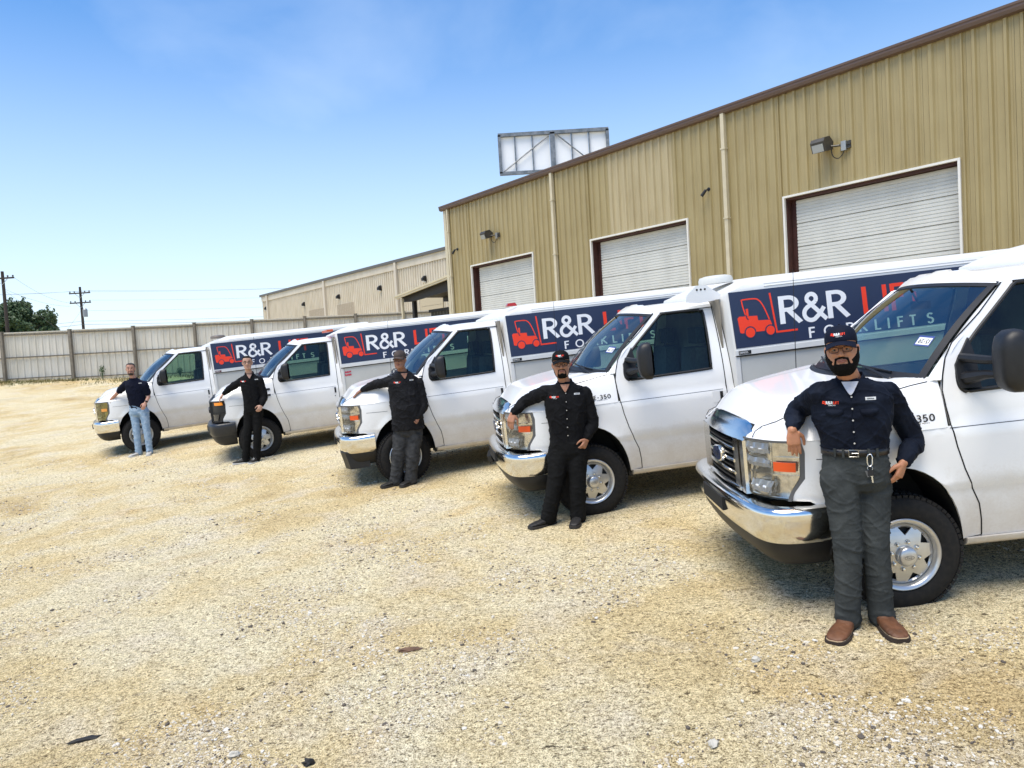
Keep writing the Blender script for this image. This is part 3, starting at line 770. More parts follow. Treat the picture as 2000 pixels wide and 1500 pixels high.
# weeds and rough grass along the foot of the fence
GRASS = mat('dry_grass', (.10, .115, .035), .9, noise_amt=.5, scale=2, col2=(.24, .19, .07))
gv = []; gf = []
for i in range(9000):
    X = random.uniform(-30, -9); Y = fence_y(X) - abs(random.gauss(.35, .9)) - .2
    if noise.noise(V((X * .5, Y * .5, 0))) < random.uniform(-.35, .35): continue
    h = random.uniform(.05, .20) * (1.2 if random.random() < .1 else .9); a = random.uniform(0, 6.28); w_ = .018
    z = gz(X, Y); k = len(gv); lx, ly = random.gauss(0, .06), random.gauss(0, .06)
    gv += [(X - w_ * math.cos(a), Y - w_ * math.sin(a), z - .01), (X + w_ * math.cos(a), Y + w_ * math.sin(a), z - .01), (X + lx, Y + ly, z + h)]; gf.append((k, k + 1, k + 2))
o = mk('grass_strip', gv, gf, GRASS); o['kind'] = 'stuff'; o['label'] = 'rough dry grass along the foot of the yard fence'
LEAF = mat('weed_leaf', (.055, .11, .03), .7, noise_amt=.4, scale=3)
def leafclump(mb, c, r, n, ls, seed=0):
    for i in range(n):
        d = V((random.gauss(0, 1), random.gauss(0, 1), random.gauss(0, 1))).normalized() * (random.random() ** .35)
        p = V(c) + V((d.x * r[0], d.y * r[1], d.z * r[2]))
        a = V((random.gauss(0, 1), random.gauss(0, 1), random.gauss(0, 1))).normalized(); b = a.orthogonal().normalized(); s = ls * random.uniform(.6, 1.4)
        mb.add([p - a * s, p + b * s * .45, p + a * s, p - b * s * .45], [(0, 1, 2, 3)])
def weed(X, h, label):
    Y = fence_y(X) - .35; t = thing('weed', label, 'weed', (X, Y, gz(X, Y)))
    mb = MB()
    for k in range(7):
        a = random.uniform(0, 6.28); q = random.uniform(.05, .16); mb.tube([(0, 0, 0), (q * .5 * math.cos(a), q * .5 * math.sin(a), h * .5), (q * math.cos(a), q * math.sin(a), h * random.uniform(.7, 1))], .008, 4)
    mb.out('stem', LEAF, t); mb = MB(); leafclump(mb, (0, 0, h * .6), (.16, .12, h * .4), 130, .035); mb.out('leaves', LEAF, t)
weed(-20.3, .75, 'tall thin green weed growing at the foot of the fence')
weed(-17.0, .5, 'low bushy weed at the fence foot beside the farthest van')
weed(-18.2, .35, 'small green weed at the foot of a dark fence post')

# ------------------------------------------------------------------ tree and utility poles beyond the fence
TLEAF = mat('tree_leaf', (.030, .062, .020), .6, noise_amt=.5, scale=.8, col2=(.060, .105, .034))
def tree(name, X, Y, zb, W, H, label, n=26000, ls=.17):
    t = thing(name, label, 'tree', (X, Y, zb)); mb = MB(); random.seed(int(X * 13) % 999)
    mb.tube([(0, 0, -.3), (.1, 0, H * .25), (-.1, .1, H * .5)], [.42, .32, .2], 10)
    for k in range(11):
        a = k * 2.4; e = V((math.cos(a) * W * .33, math.sin(a) * W * .3, H * (.45 + .35 * random.random())))
        mb.tube([V((0, 0, H * .2)), e * .5 + V((0, 0, H * .16)), e], [.16, .1, .03], 6)
    mb.out('trunk', mat('bark_dark', (.07, .055, .04), .9, noise_amt=.4, scale=9), t)
    mb = MB(); cl = []
    for k in range(58):
        a = random.uniform(0, 6.28); rr = random.random() ** .5; u = random.uniform(-.85, 1)
        env = math.sqrt(max(.02, 1 - (abs(u)) ** 2.3)); cl.append((V((math.cos(a) * rr * W / 2 * env * .86, math.sin(a) * rr * W / 2 * env * .86, H * .56 + u * H * .36)), random.uniform(.55, 1.15)))
    tot = sum(c[1] ** 2 for c in cl)
    for c, r in cl: leafclump(mb, c, (r, r, r * .75), int(n * r * r / tot), ls)
    for k in range(150):
        c, r = random.choice(cl); d = V((random.gauss(0, 1), random.gauss(0, 1), random.gauss(0, 1) + .4)).normalized(); leafclump(mb, c + d * r * 1.1, (.22, .22, .3), 14, ls * .8)
    mb.out('crown', TLEAF, t)
tree('broad_tree', -49.0, 75, 2.0, 8.2, 7.9, 'broad dark green tree beyond the fence at the far left')
WOOD = mat('pole_wood', (.050, .038, .030), .85, noise_amt=.4, scale=6, stretch=(1, 1, .2))
STEEL = mat('grey_steel', (.30, .32, .33), .45, .5)
def pole(X, Y, zb, zt, arms, label, xf=None, az=0.):
    t = thing('utility_pole', label, 'utility pole', (X, Y, zb)); H = zt - zb
    MB().tube([(0, 0, -.4), (0, 0, H)], [.20, .13], 10).out('mast', WOOD, t)
    ca, sa = math.cos(az), math.sin(az)
    for (dz, wl) in arms:
        z = H - dz
        MB().obox((0, -.16, z), (ca * wl, sa * wl, 0), (-sa * .06, ca * .06, 0), (0, 0, .07)).out('crossarm', WOOD, t)
        mb = MB()
        for q in (-1, 1): mb.tube([(q * .55 * ca, q * .55 * sa - .16, z - .05), (0, -.14, z - .6)], .025, 5)
        mb.out('brace', STEEL, t)
        for q in (-.92, -.5, .5, .92):
            MB().tube([(q * wl * ca, q * wl * sa - .16, z + .07), (q * wl * ca, q * wl * sa - .16, z + .12), (q * wl * ca, q * wl * sa - .16, z + .22), (q * wl * ca, q * wl * sa - .16, z + .27)], [.025, .07, .08, .03], 8).out('insulator', GREYP, t)
    if xf:
        mb = MB(); mb.tube([(.45, -.12, H - xf), (.45, -.12, H - xf - .15), (.45, -.12, H - xf - 1.0)], [.16, .27, .27], 14); mb.out('transformer', STEEL, t)
        MB().tube([(.2, -.1, H - xf - .4), (.45, -.1, H - xf - .4)], .05, 6).out('transformer_bracket', WOOD, t)
    return V((X, Y, zb))
pA = pole(-46.7, 70, 2.0, 12.0, [(.65, 1.15)], 'near wooden utility pole at the left edge with one crossarm')
pB = pole(-50.95, 90, 2.2, 12.45, [(.75, 1.25), (1.9, 1.25)], 'farther utility pole with two crossarms and a grey transformer', 2.6)
WIRE = mat('wire', (.10, .10, .10), .7)
def wire(a, b, sag, label, r=.022):
    r *= .45
    a, b = V(a), V(b); pts = [a.lerp(b, i / 24) - V((0, 0, sag * 4 * (i / 24) * (1 - i / 24))) for i in range(25)]
    o = MB().tube(pts, r, 5).out('power_line', WIRE); tag(o, label, 'power line', 'overhead lines between the utility poles')
B0 = V((-50.95, 90, 0)); A0 = V((-46.7, 70, 0))
wl_ = [('upper', 11.95, -1.15, 11.6, .022), ('upper', 11.95, 1.15, 11.6, .022), ('second', 10.8, 1.1, 0, .022), ('lower', 9.6, .1, 0, .022), ('low communication', 8.35, .1, 7.7, .034), ('lowest communication', 7.95, .1, 7.3, .04)]
for k, (nm, zb_, dx, za, r) in enumerate(wl_):
    wire((B0.x + dx, 89.8, zb_), (15, 118, zb_ + 2.2), 1.1, ['thin top line running right from the far pole', 'thin line just under the top line right of the far pole', 'thin line at crossarm height right of the far pole', 'thin line at transformer height right of the far pole', 'thick dark cable low on the sky above the fence', 'lowest thick cable just above the fence'][k], r)
    if za: wire((B0.x + dx, 89.8, zb_), (A0.x - 22, 62, za + .4), .9, ['thin top line running left from the far pole', 'second thin line running left from the far pole', '', '', 'thick cable crossing the tree crown', 'lowest cable crossing the tree crown'][k], r)
wire((A0.x + 1.0, 69.8, 11.5), (B0.x - 1.2, 89.8, 10.6), .5, 'thin line slanting down between the two poles')
wire((A0.x + .1, 69.8, 10.4), (B0.x - 1.2, 89.8, 10.2), .4, 'lower thin line slanting between the two poles')
wire((A0.x + .1, 70, 10.2), (A0.x + 8.5, 72, 2.3), 0., 'guy wire slanting from the near pole across the tree', .02)
wire((B0.x - .1, 90, 9.6), (B0.x - 3.6, 90, 5.5), 0., 'short guy wire left of the far pole', .02)

# ------------------------------------------------------------------ empty sign frame above the shed roof
sg = thing('sign_frame', 'tall empty billboard frame with diagonal braces standing behind the warehouse roof', 'sign frame', (3.5, 50, 0))
FRM = mat('sign_steel', (.13, .15, .165), .5, .4, noise_amt=.5, scale=4, col2=(.26, .27, .28))
FACE = mat('sky_panel', (.93, .93, .92), .6)
def SP(x, z, y=0): return V((x, y, z))
xl, xr, zb, zt = -3.45, 3.85, 13.55, 16.05
fr = lambda a, b, r, nme, m=FRM: MB().obox((V(a) + V(b)) / 2, (V(b) - V(a)) / 2, V((0, 0, r)) if abs((V(b) - V(a)).normalized().z) < .9 else V((r, 0, 0)), (0, .14 if r > .06 else .05, 0)).out(nme, m, sg)
fr(SP(xl, zt), SP(xr, zt), .11, 'frame_rail'); fr(SP(xl, zb), SP(xr, zb), .10, 'frame_rail'); fr(SP(xl + .08, zb), SP(xl + .08, zt), .10, 'frame_stile'); fr(SP(xr - .08, zb), SP(xr - .08, zt), .10, 'frame_stile')
fr(SP(.13, -2), SP(.13, zt), .16, 'pole')
for x_ in (-2.35, -1.2, 1.4, 2.55): fr(SP(x_, zb), SP(x_, zt), .045, 'mullion')
for a, b in (((-3.2, zb + .1), (-.1, zt - .2)), ((.4, zt - .15), (3.0, zb + .1))): MB().tube([SP(*a, -.08), SP(*b, -.08)], .045, 5).out('diagonal_brace', FRM, sg)
for (a, b) in ((xl + .17, -2.40), (-2.30, -1.25), (-1.15, -.05), (.30, 1.35), (1.45, 2.50), (2.60, xr - .17)):
    MB().box((a, .10, zb + .09), (b, .13, zt - .10)).out('sky_panel', FACE, sg)  # white panels added for the pale sky showing through the open bays
# ------------------------------------------------------------------ service vans
# local frame: x forward from the front axle, y to the driver's side (0 = near side panel), z up from the ground
NOSE = [(-.60, 0), (-.36, 0), (-.1, 0), (.15, -.004), (.32, -.018), (.45, -.045), (.545, -.085), (.63, -.145), (.70, -.23), (.75, -.33), (.79, -.44), (.815, -.62), (.83, -.82), (.835, -1.0)]
NP = smooth_path([(a, b, 0) for a, b in NOSE], 8)
NL = [0.]
for i in range(1, len(NP)): NL.append(NL[-1] + (NP[i] - NP[i - 1]).length)
def nose(s):
    """point of the nose plan curve; s = x behind the axle zone, then arc length"""
    q = s + .60
    if q <= 0: return V((s, 0, 0)), V((1, 0, 0))
    for i in range(1, len(NL)):
        if q <= NL[i] or i == len(NL) - 1:
            t = (q - NL[i - 1]) / (NL[i] - NL[i - 1]); return NP[i - 1].lerp(NP[i], t), (NP[i] - NP[i - 1]).normalized()
def s_of_x(x):
    lo, hi = -.6, 1.5
    for _ in range(40):
        m_ = (lo + hi) / 2
        if nose(m_)[0].x < x: lo = m_
        else: hi = m_
    return lo
SEND = NL[-1] - .60
def inset(z, s):
    """how far the side skin lies inside the plan curve at height z"""
    d = 0
    if z > 1.19: t = (z - 1.19) / .9; d = .014 + .015 * t + .26 * t ** 1.5
    elif z > 1.165: d = .014 * (z - 1.165) / .025 * .6
    else:
        d = .006 * math.sin((z - .78) / .4 * math.pi) * -1 if z > .78 else 0
    if z < .765: d = .020 + .055 * ((.765 - z) / .35) ** 1.3
    elif z < .80: d = .020 * (.80 - z) / .035
    if -.6 < s < .5 and z < 1.1:                       # lip round the wheel arch
        r = math.hypot(s / .43, (z - .42) / .54); d -= .018 * math.exp(-((r - 1.02) / .07) ** 2)
    return d
def mir(v): return V((v[0], -2 - v[1], v[2]))
def side(s, z, far=False):
    p, t = nose(s); n = V((-t.y, t.x, 0)); q = p - n * inset(z, s); q.z = z
    return mir(q) if far else q
def flip(fs): return [f[::-1] for f in fs]
H_X, H_Z = [-.36, -.2, .15, .42, .55, .63, .70, .78, .84], [1.505, 1.495, 1.455, 1.415, 1.39, 1.36, 1.315, 1.25, 1.21]
edge_pts = [V((p.x, p.y)) for p in NP]
def ndist(x, y):
    y = y if y > -1 else -2 - y; p = V((x, y)); return min(segdist(p, edge_pts[i], edge_pts[i + 1]) for i in range(0, len(edge_pts) - 1, 2) if True) if False else min((p - segp(p, edge_pts[i], edge_pts[i + 1])).length for i in range(len(edge_pts) - 1))
def segp(p, a, b):
    ab = b - a; t = max(0, min(1, (p - a).dot(ab) / max(1e-12, ab.length_squared))); return a + ab * t
def hood_z(x, y):
    d = max(0, ndist(x, y) - .012); Hh = interp(x, H_X, H_Z); w_ = interp(x, [-.36, 0, .4, .75], [.30, .36, .42, .46]); p = interp(x, [-.36, 0, .4, .75], [7, 5.5, 4.2, 3.2])
    zr = 1.178
    z = zr + (Hh - zr) * (1 - (1 - min(1, d / w_)) ** p)
    # raised centre of the bonnet with a soft step
    u = abs(y + 1); z += .012 * (1 - sstep((u - .52) / .10)) * sstep((.66 - x) / .1) if x < .76 else 0
    return z
def ws_x(y): return -.285 + .20 * (1 - ((y + 1) / .86) ** 2)
def ws(u, v):
    """windscreen: u 0..1 across, v 0..1 up"""
    y0 = -.135 - 1.73 * u; y1 = -.315 - 1.37 * u; k = 2 * u - 1
    a = V((ws_x(y0), y0, 1.475 + .035 * (1 - k * k))); b = V((-.918 - .035 * (k + 1) / 2 + .16 * (1 - k * k), y1, 2.045 + .040 * (1 - k * k)))
    p = a.lerp(b, v); p += V((.5, 0, .5)).normalized() * (.045 * math.sin(math.pi * v) * (1 - .5 * k ** 4)); return p
def drip(x): return interp(x, [-.93, -1.1, -1.62], [2.058, 2.083, 2.11])
WIN = [(-.505, 1.388), (-.478, 1.42), (-.474, 1.48), (-.492, 1.56), (-.53, 1.62), (-.65, 1.74), (-.80, 1.868), (-.945, 1.99), (-.985, 2.022), (-1.05, 2.036), (-1.38, 2.032), (-1.435, 2.018), (-1.465, 1.975), (-1.425, 1.46), (-1.412, 1.418), (-1.375, 1.40), (-.80, 1.392)]
def round_win(): return [(p.x, p.y) for p in smooth_path([(a, b, 0) for a, b in WIN + WIN[:1]], 3)][:-1]
WINR = round_win()
SEAMP = [(-.912, 2.045), (-.71, 1.865), (-.60, 1.782), (-.490, 1.70), (-.425, 1.61), (-.384, 1.50), (-.362, 1.41), (-.368, 1.30), (-.382, 1.19), (-.405, 1.05), (-.443, .906), (-.495, .765), (-.539, .66), (-.556, .55), (-.562, .443)]

def grid_mesh(nu, nv, f, rev=False, thick=0):
    mb = MB().grid(nu, nv, f); fs = flip(mb.f) if rev else mb.f
    return mb.v, fs

def build_wheel(parent, x, y, far=False, steer=0., name='wheel', dual=False):
    """tyre, rim, spoked cover, centre cap, nuts; outer face at y"""
    wh = bpy.data.objects.new(name, None); link(wh, parent); wh.location = (x, y, .378); wh.empty_display_size = .1
    wh.rotation_euler = (0, 0, (math.pi if far else 0) + steer)
    if 'tyre' in WH:
        for k, src in WH.items():
            for sname in src:
                o = bpy.data.objects.new(sname[0], sname[1]); link(o, wh); o.matrix_basis = sname[2]
        return wh
    R_ = .388
    def keep(o, key): WH.setdefault(key, []).append((o.name.split('.')[0], o.data, o.matrix_basis.copy()))
    mb = MB()
    prof = [(.205, -.215), (.235, -.235), (.30, -.245), (.352, -.235), (.372, -.215), (R_ - .008, -.195), (R_ - .008, -.05), (.372, -.03), (.352, -.010), (.30, .0), (.262, -.004), (.238, -.012), (.226, -.03), (.21, -.05)]
    mb.lathe_y(prof, n=64)
    for k in range(60):          # tread blocks and shoulder lugs
        a = 2 * math.pi * k / 60
        ca, sa = math.cos(a), math.sin(a); er = V((ca, 0, sa)); et = V((-sa, 0, ca))
        for (yc, hw, off) in ((-.205, .022, 0), (-.155, .020, .5), (-.1225, .0, 0), (-.09, .020, .5), (-.042, .022, 0)):
            if hw == 0: continue
            a2 = a + off * math.pi / 60; er = V((math.cos(a2), 0, math.sin(a2))); et = V((-math.sin(a2), 0, math.cos(a2)))
            rr = R_ - .006 if abs(yc + .1225) < .06 else R_ - .011
            mb.obox(er * rr + V((0, yc, 0)), et * .0150, V((0, hw, 0)), er * .010)
    ty = mb.out('tyre', RUBBER, wh, True, 40); keep(ty, 'tyre')
    mb = MB().lathe_y([(.235, -.02), (.238, -.006), (.232, .0), (.216, -.004), (.206, -.018), (.200, -.045), (.200, -.20), (.21, -.21)], n=64)
    keep(mb.out('rim', RIM, wh, True, 50), 'rim')
    # spoked cover: seven slanted openings
    ns = 7; outer = [(.200 * math.cos(2 * math.pi * i / 72), .200 * math.sin(2 * math.pi * i / 72)) for i in range(72)]; holes = []
    for k in range(ns):
        a = 2 * math.pi * k / ns
        P_ = lambda r, d: (r * math.cos(a + d), r * math.sin(a + d))
        holes.append([P_(.128, -.13), P_(.180, -.36), P_(.186, -.20), P_(.187, -.04), P_(.184, .14)])
    def dome(u, v):
        r = math.hypot(u, v); return V((u, -.030 + .040 * (1 - (r / .20) ** 2) - (.010 if r > .19 else 0), v))
    pts, fs = sheet(outer, holes, .022, dome, .012)
    nrm = (pts[fs[0][1]] - pts[fs[0][0]]).cross(pts[fs[0][2]] - pts[fs[0][0]])
    if nrm.y < 0: fs = flip(fs)
    pts, fs = sheet(outer, holes, .022, dome, -.014 if nrm.y < 0 else .014)
    if nrm.y < 0: fs = flip(fs)
    keep(mk('wheel_cover', pts, fs, RIM, wh), 'cover')
    mb = MB().lathe_y([(.004, -.06), (.19, -.06), (.19, -.075), (.004, -.075)], n=32); mb.lathe_y([(.08, -.05), (.15, -.055), (.15, -.06), (.08, -.06)], n=24)
    keep(mb.out('brake_disc', mat('brake_dark', (.035, .035, .035), .6, .5), wh), 'disc')
    mb = MB().lathe_y([(.066, .0), (.066, .030), (.060, .044), (.045, .052), (.02, .056), (.001, .057)], n=32)
    keep(mb.out('centre_cap', RIM, wh, True, 45), 'cap')
    mb = MB()
    e0 = [(.030 * math.cos(2 * math.pi * i / 28), .0125 * math.sin(2 * math.pi * i / 28)) for i in range(29)]
    put_text(mb, strokes_mesh([e0], .0022), lambda a, b, k: V((-a, .0585 + k, b)), 0)
    tm, tw = text_mesh('F', .014, .16, .1)
    sc_ = [[(-.016, -.004), (-.014, .006), (-.008, .006)], [(-.016, .001), (-.010, .001)], arc(-.004, -.001, .0032, 0, 360, 10), [(.002, -.004), (.002, .002), (.005, .003)], arc(.010, -.001, .0032, 0, 360, 10), [(.0135, -.004), (.0135, .006)]]
    put_text(mb, strokes_mesh(sc_, .0017), lambda a, b, k: V((-a, .0585 + k, b)), .0003)
    keep(mb.out('cap_emblem', GREYP, wh), 'emb')
    for k in range(8):
        a = 2 * math.pi * (k + .3) / 8; c = V((.088 * math.cos(a), 0, .088 * math.sin(a)))
        mb = MB().lathe_y([(.0165, -.005), (.0165, .004)], c, 12); 
        rg = MB().lathe_y([(.011, .0), (.011, .016), (.008, .021), (.001, .023)], c, 8)
        keep(rg.out('wheel_nut', CHROME, wh, True, 40), 'n%d' % k); keep(mb.out('nut_recess', BLACKM, wh), 'm%d' % k)
    return wh
WH = {}

PROTO = {}
def add(key, name, make, parent):
    """first van builds the part, the others share its mesh"""
    if key not in PROTO:
        o = make(parent); PROTO[key] = [(c.name.split('.')[0], c.data, c.matrix_basis.copy(), [(g_.name.split('.')[0], g_.data, g_.matrix_basis.copy()) for g_ in c.children]) for c in (o if isinstance(o, list) else [o])]
        return o
    res = []
    for nm, data, ml, kids in PROTO[key]:
        o = bpy.data.objects.new(nm, data); link(o, parent); o.matrix_basis = ml; res.append(o)
        for kn, kd, km in kids: q = bpy.data.objects.new(kn, kd); link(q, o); q.matrix_basis = km
    return res

def two(name, outer, holes, step, m, parent, rows=(), thick=.012, edge=None):
    out = []
    for far_ in (False, True):
        pts, fs = sheet(outer, holes, step, lambda s, z: side(s, z, False), 0, rows, edge)
        n_ = sum((( pts[f[1]] - pts[f[0]]).cross(pts[f[2]] - pts[f[0]]) for f in fs), V((0, 0, 0)))
        fs2 = fs if n_.y > 0 else flip(fs)
        # rebuild with thickness
        pts, fs3 = thicken(pts, fs2, thick)
        if far_: pts = [mir(p) for p in pts]; fs3 = flip(fs3)
        out.append(mk(name, pts, fs3, m, parent, True, 0, 32))
    return out
def thicken(pts, fs, thick):
    nr = [V((0, 0, 0)) for _ in pts]; cnt = set()
    for f in fs:
        nn = (pts[f[1]] - pts[f[0]]).cross(pts[f[2]] - pts[f[0]])
        for i in f: nr[i] += nn
        for i in range(len(f)): cnt.add((f[i], f[(i + 1) % len(f)]))
    k = len(pts); inner = [p - (n_.normalized() if n_.length else V((0, 0, 0))) * thick for p, n_ in zip(pts, nr)]
    return pts + inner, list(fs) + [tuple(i + k for i in f[::-1]) for f in fs] + [(b, a, a + k, b + k) for (a, b) in cnt if (b, a) not in cnt]

def m_body(par):
    out = []
    # fender skins with wheel arch
    sx = s_of_x
    arch = [(.43 * math.cos(a), .42 + .54 * math.sin(a)) for a in [math.pi * (1 - i / 22) for i in range(23)]]
    hl = [(s_of_x(.615), .775), (s_of_x(.60), .83), (s_of_x(.535), .93), (s_of_x(.525), 1.10), (s_of_x(.545), 1.178)]
    lower = [(-.557, .43)] + [(-.43 - .006, .43)] + arch[1:-1] + [(.45, .50), (.47, .74), (sx(.52), .775)]
    outer = [(a + .004, b) for a, b in SEAMP if b < 1.2][::1]
    outer = [(-.378, 1.185)] + [(a + .004, b) for a, b in SEAMP if b < 1.18] + lower[1:] + hl
    out += two('fender', outer, [], .05, PAINT, par, rows=(.765, .80, 1.165), edge=.035)
    # A pillars and the strip behind the doors
    ap = [(-.352, 1.43), (-.31, 1.455), (-.30, 1.478), (-.785, 2.035), (-.825, 2.035), (-.428, 1.592), (-.368, 1.49)]
    def make_pillar(far_):
        # strip between the screen edge and the door seam
        vs = []; fs = []; n = 14
        for i in range(n + 1):
            t = i / n; a = ws(-.012, t) if True else 0; zz = 1.475 + (2.045 - 1.475) * t
            sx_ = interp(zz, [1.41, 1.50, 1.61, 1.70, 1.782, 1.865, 2.045], [-.355, -.378, -.419, -.484, -.594, -.704, -.915])
            b_ = side(sx_, zz); m1 = a.lerp(b_, .5) + V((0, .006, .002)); a = a + V((0, 0, -.004))
            vs += [a, m1, b_]
        for i in range(n): fs += [(3 * i, 3 * i + 1, 3 * i + 4, 3 * i + 3), (3 * i + 1, 3 * i + 2, 3 * i + 5, 3 * i + 4)]
        n_ = (vs[1] - vs[0]).cross(vs[4] - vs[0])
        if n_.y < 0: fs = flip(fs)
        v2, f2 = thicken(vs, fs, .03)
        if far_: v2 = [mir(p) for p in v2]; f2 = flip(f2)
        return mk('windscreen_pillar', v2, f2, PAINT, par, True, 0, 40)
    out += [make_pillar(False), make_pillar(True)]
    out += two('rear_pillar', [(-1.554, .43), (-1.635, .43), (-1.635, 2.09), (-1.579, 2.086), (-1.554, 1.2)], [], .06, PAINT, par, rows=(.765, .80, 1.165, 1.19))
    # upper fender shoulders + bonnet as one skin seen from above
    plan = [(p.x, p.y) for p in NP if p.x > -.362 and p.y > -.445]
    plan = [(-.36, -.004)] + plan[1:] + [(.755, -.475), (.70, -.50), (.715, -.75), (.72, -1.0)]
    cowl = []
    for i in range(9): y_ = -1.0 + (1 - .135) * i / 8; cowl.append((ws_x(y_) + .10, y_))
    full = plan + [(x_, -2 - y_) for x_, y_ in plan[::-1][1:]]
    back = [(-.36, -1.87)] + [(ws_x(y_) + .052 * (1 - abs((y_ + 1) / .86) ** 3.5) + .004, y_) for y_ in [-1.86 + 1.72 * i / 24 for i in range(25)]] + [(-.36, -.13)]
    outer = full + back
    pts, fs = sheet(outer, [], .05, lambda x_, y_: V((x_, y_, hood_z(x_, y_))), edge=.035)
    n_ = (pts[fs[0][1]] - pts[fs[0][0]]).cross(pts[fs[0][2]] - pts[fs[0][0]])
    if n_.z < 0: fs = flip(fs)
    pts, fs = thicken(pts, fs, .014)
    out.append(mk('bonnet', pts, fs, PAINT, par, True, 0, 40))
    return out
def m_seams(par):
    res = []
    def ST_(pts, r, n, nm): res.append(MB().tube(pts, r, n).out(nm, SEAM, par))
    for far_ in (False, True):
        f = (lambda p: mir(p)) if far_ else (lambda p: p)
        pts = [side(a, b) + V((0, .0012, 0)) for a, b in densify(SEAMP, .04, False)]
        ST_([f(p) for p in pts], .0042, 5, 'door_seam')
        ST_([f(side(interp(i, [0, 11, 24], [-1.550, -1.550, -1.575]), .43 + (2.085 - .43) * i / 24) + V((0, .001, 0))) for i in range(25)], .0042, 5, 'door_seam')
        ST_([f(side(-1.638, .43 + (2.1 - .43) * i / 24) + V((0, .0, 0))) for i in range(25)], .005, 5, 'pillar_seam')
        hs = [(-.30, -.10), (-.1, -.105), (.15, -.12), (.40, -.17), (.54, -.235), (.62, -.30), (.66, -.36), (.685, -.40)]
        hp = [V((a, b, hood_z(a, b) + .0015)) for a, b in densify(hs, .03, False)]
        # bonnet shut line, dropping to the lamp at the front
        q = [V((.685, -.40, hood_z(.685, -.40) + .0015)), V((.742, -.375, 1.222)), V((.766, -.372, 1.185))]
        ST_([f(p) for p in hp + q[1:]], .0032, 5, 'bonnet_seam')
        lp = [(.755, -.47), (.702, -.505), (.712, -.62), (.718, -.80), (.722, -1.0)]
        ST_([f(V((a + .004, b, (hood_z(a - .01, b) - .012)))) for a, b in densify(lp, .03, False)], .007, 5, 'bonnet_seam')
        # belt and fender creases: their shade drawn as thin black lines
        ST_([f(side(a, 1.172) + V((0, .0005, 0))) for a in [-.37 - i * .06 for i in range(20)]], .0022, 4, 'crease_shade')
        ST_([f(side(s_, 1.045 + .03 * (s_ - .1)) + V((0, .0004, 0))) for s_ in [.18, .24, .3, .36, .42, .47]], .0022, 4, 'crease_shade')
        ST_([f(side(-.985 - i * .043, drip(-.985 - i * .043) - .012) + V((0, .008, 0))) for i in range(16)], .0055, 5, 'drip_line')
    return res
def m_doors(par):
    res = []
    outer = [(a - .004, b) for a, b in SEAMP] + [(-.57, .432), (-1.526, .432), (-1.526, 2.072), (-1.1, 2.062), (-.87, 2.045)]
    outer = [(a - .004, min(b, 2.04)) for a, b in SEAMP[:-1]] + [(-.567, .434), (-1.545, .434), (-1.545, 1.2), (-1.570, 2.086), (-1.1, 2.066), (-.935, 2.050)]
    ds = two('door', outer, [WINR[::-1]], .055, PAINT, par, rows=(.765, .80, 1.165, 1.19), thick=.03, edge=.035)
    for d, far_ in zip(ds, (False, True)):
        f = (lambda p: mir(p)) if far_ else (lambda p: p)
        mb = MB(); ring = densify(WINR, .03)
        mb.tube([f(side(a, b) + V((0, .001, 0))) for a, b in ring], .0135, 6, closed=True); mb.out('window_seal', BLACKP, d, True)
        pts, fs = sheet(WINR, [], .12, lambda s_, z_: side(s_, z_) + V((0, -.012, 0)))
        n_ = (pts[fs[0][1]] - pts[fs[0][0]]).cross(pts[fs[0][2]] - pts[fs[0][0]])
        if (n_.y < 0): fs = flip(fs)
        if far_: pts = [mir(p) for p in pts]; fs = flip(fs)
        mk('window', pts, fs, GLASS, d)
        # vertical divider ahead of the glass
        # handle: recess, dark slot, grip
        hb = MB(); pl = [(-1.385, 1.160), (-1.505, 1.160), (-1.505, 1.040), (-1.385, 1.040)]
        c = side(-1.43, 1.095)
        k0 = [side(a, b) + V((0, .003, 0)) for a, b in pl]; hb.loft([[f(p - V((0, .01, 0))) for p in k0], [f(p) for p in k0]]) if not far_ else hb.loft([[f(p - V((0, .01, 0))) for p in k0][::-1], [f(p) for p in k0][::-1]])
        hb.out('handle_bezel', PAINT, d)
        hb = MB(); pl = [(-1.468, 1.152), (-1.499, 1.152), (-1.499, 1.048), (-1.468, 1.048)]; k0 = [side(a, b) + V((0, .008, 0)) for a, b in pl]; hb.loft([[f(p - V((0, .012, 0))) for p in k0], [f(p) for p in k0]]); hb.out('door_handle', BLACKP, d)
        hb = MB(); c = side(-1.47, .99); hb.tube([f(c - V((0, .01, 0))), f(c + V((0, .005, 0)))], .010, 8); hb.out('door_lock', BLACKP, d)
    return ds
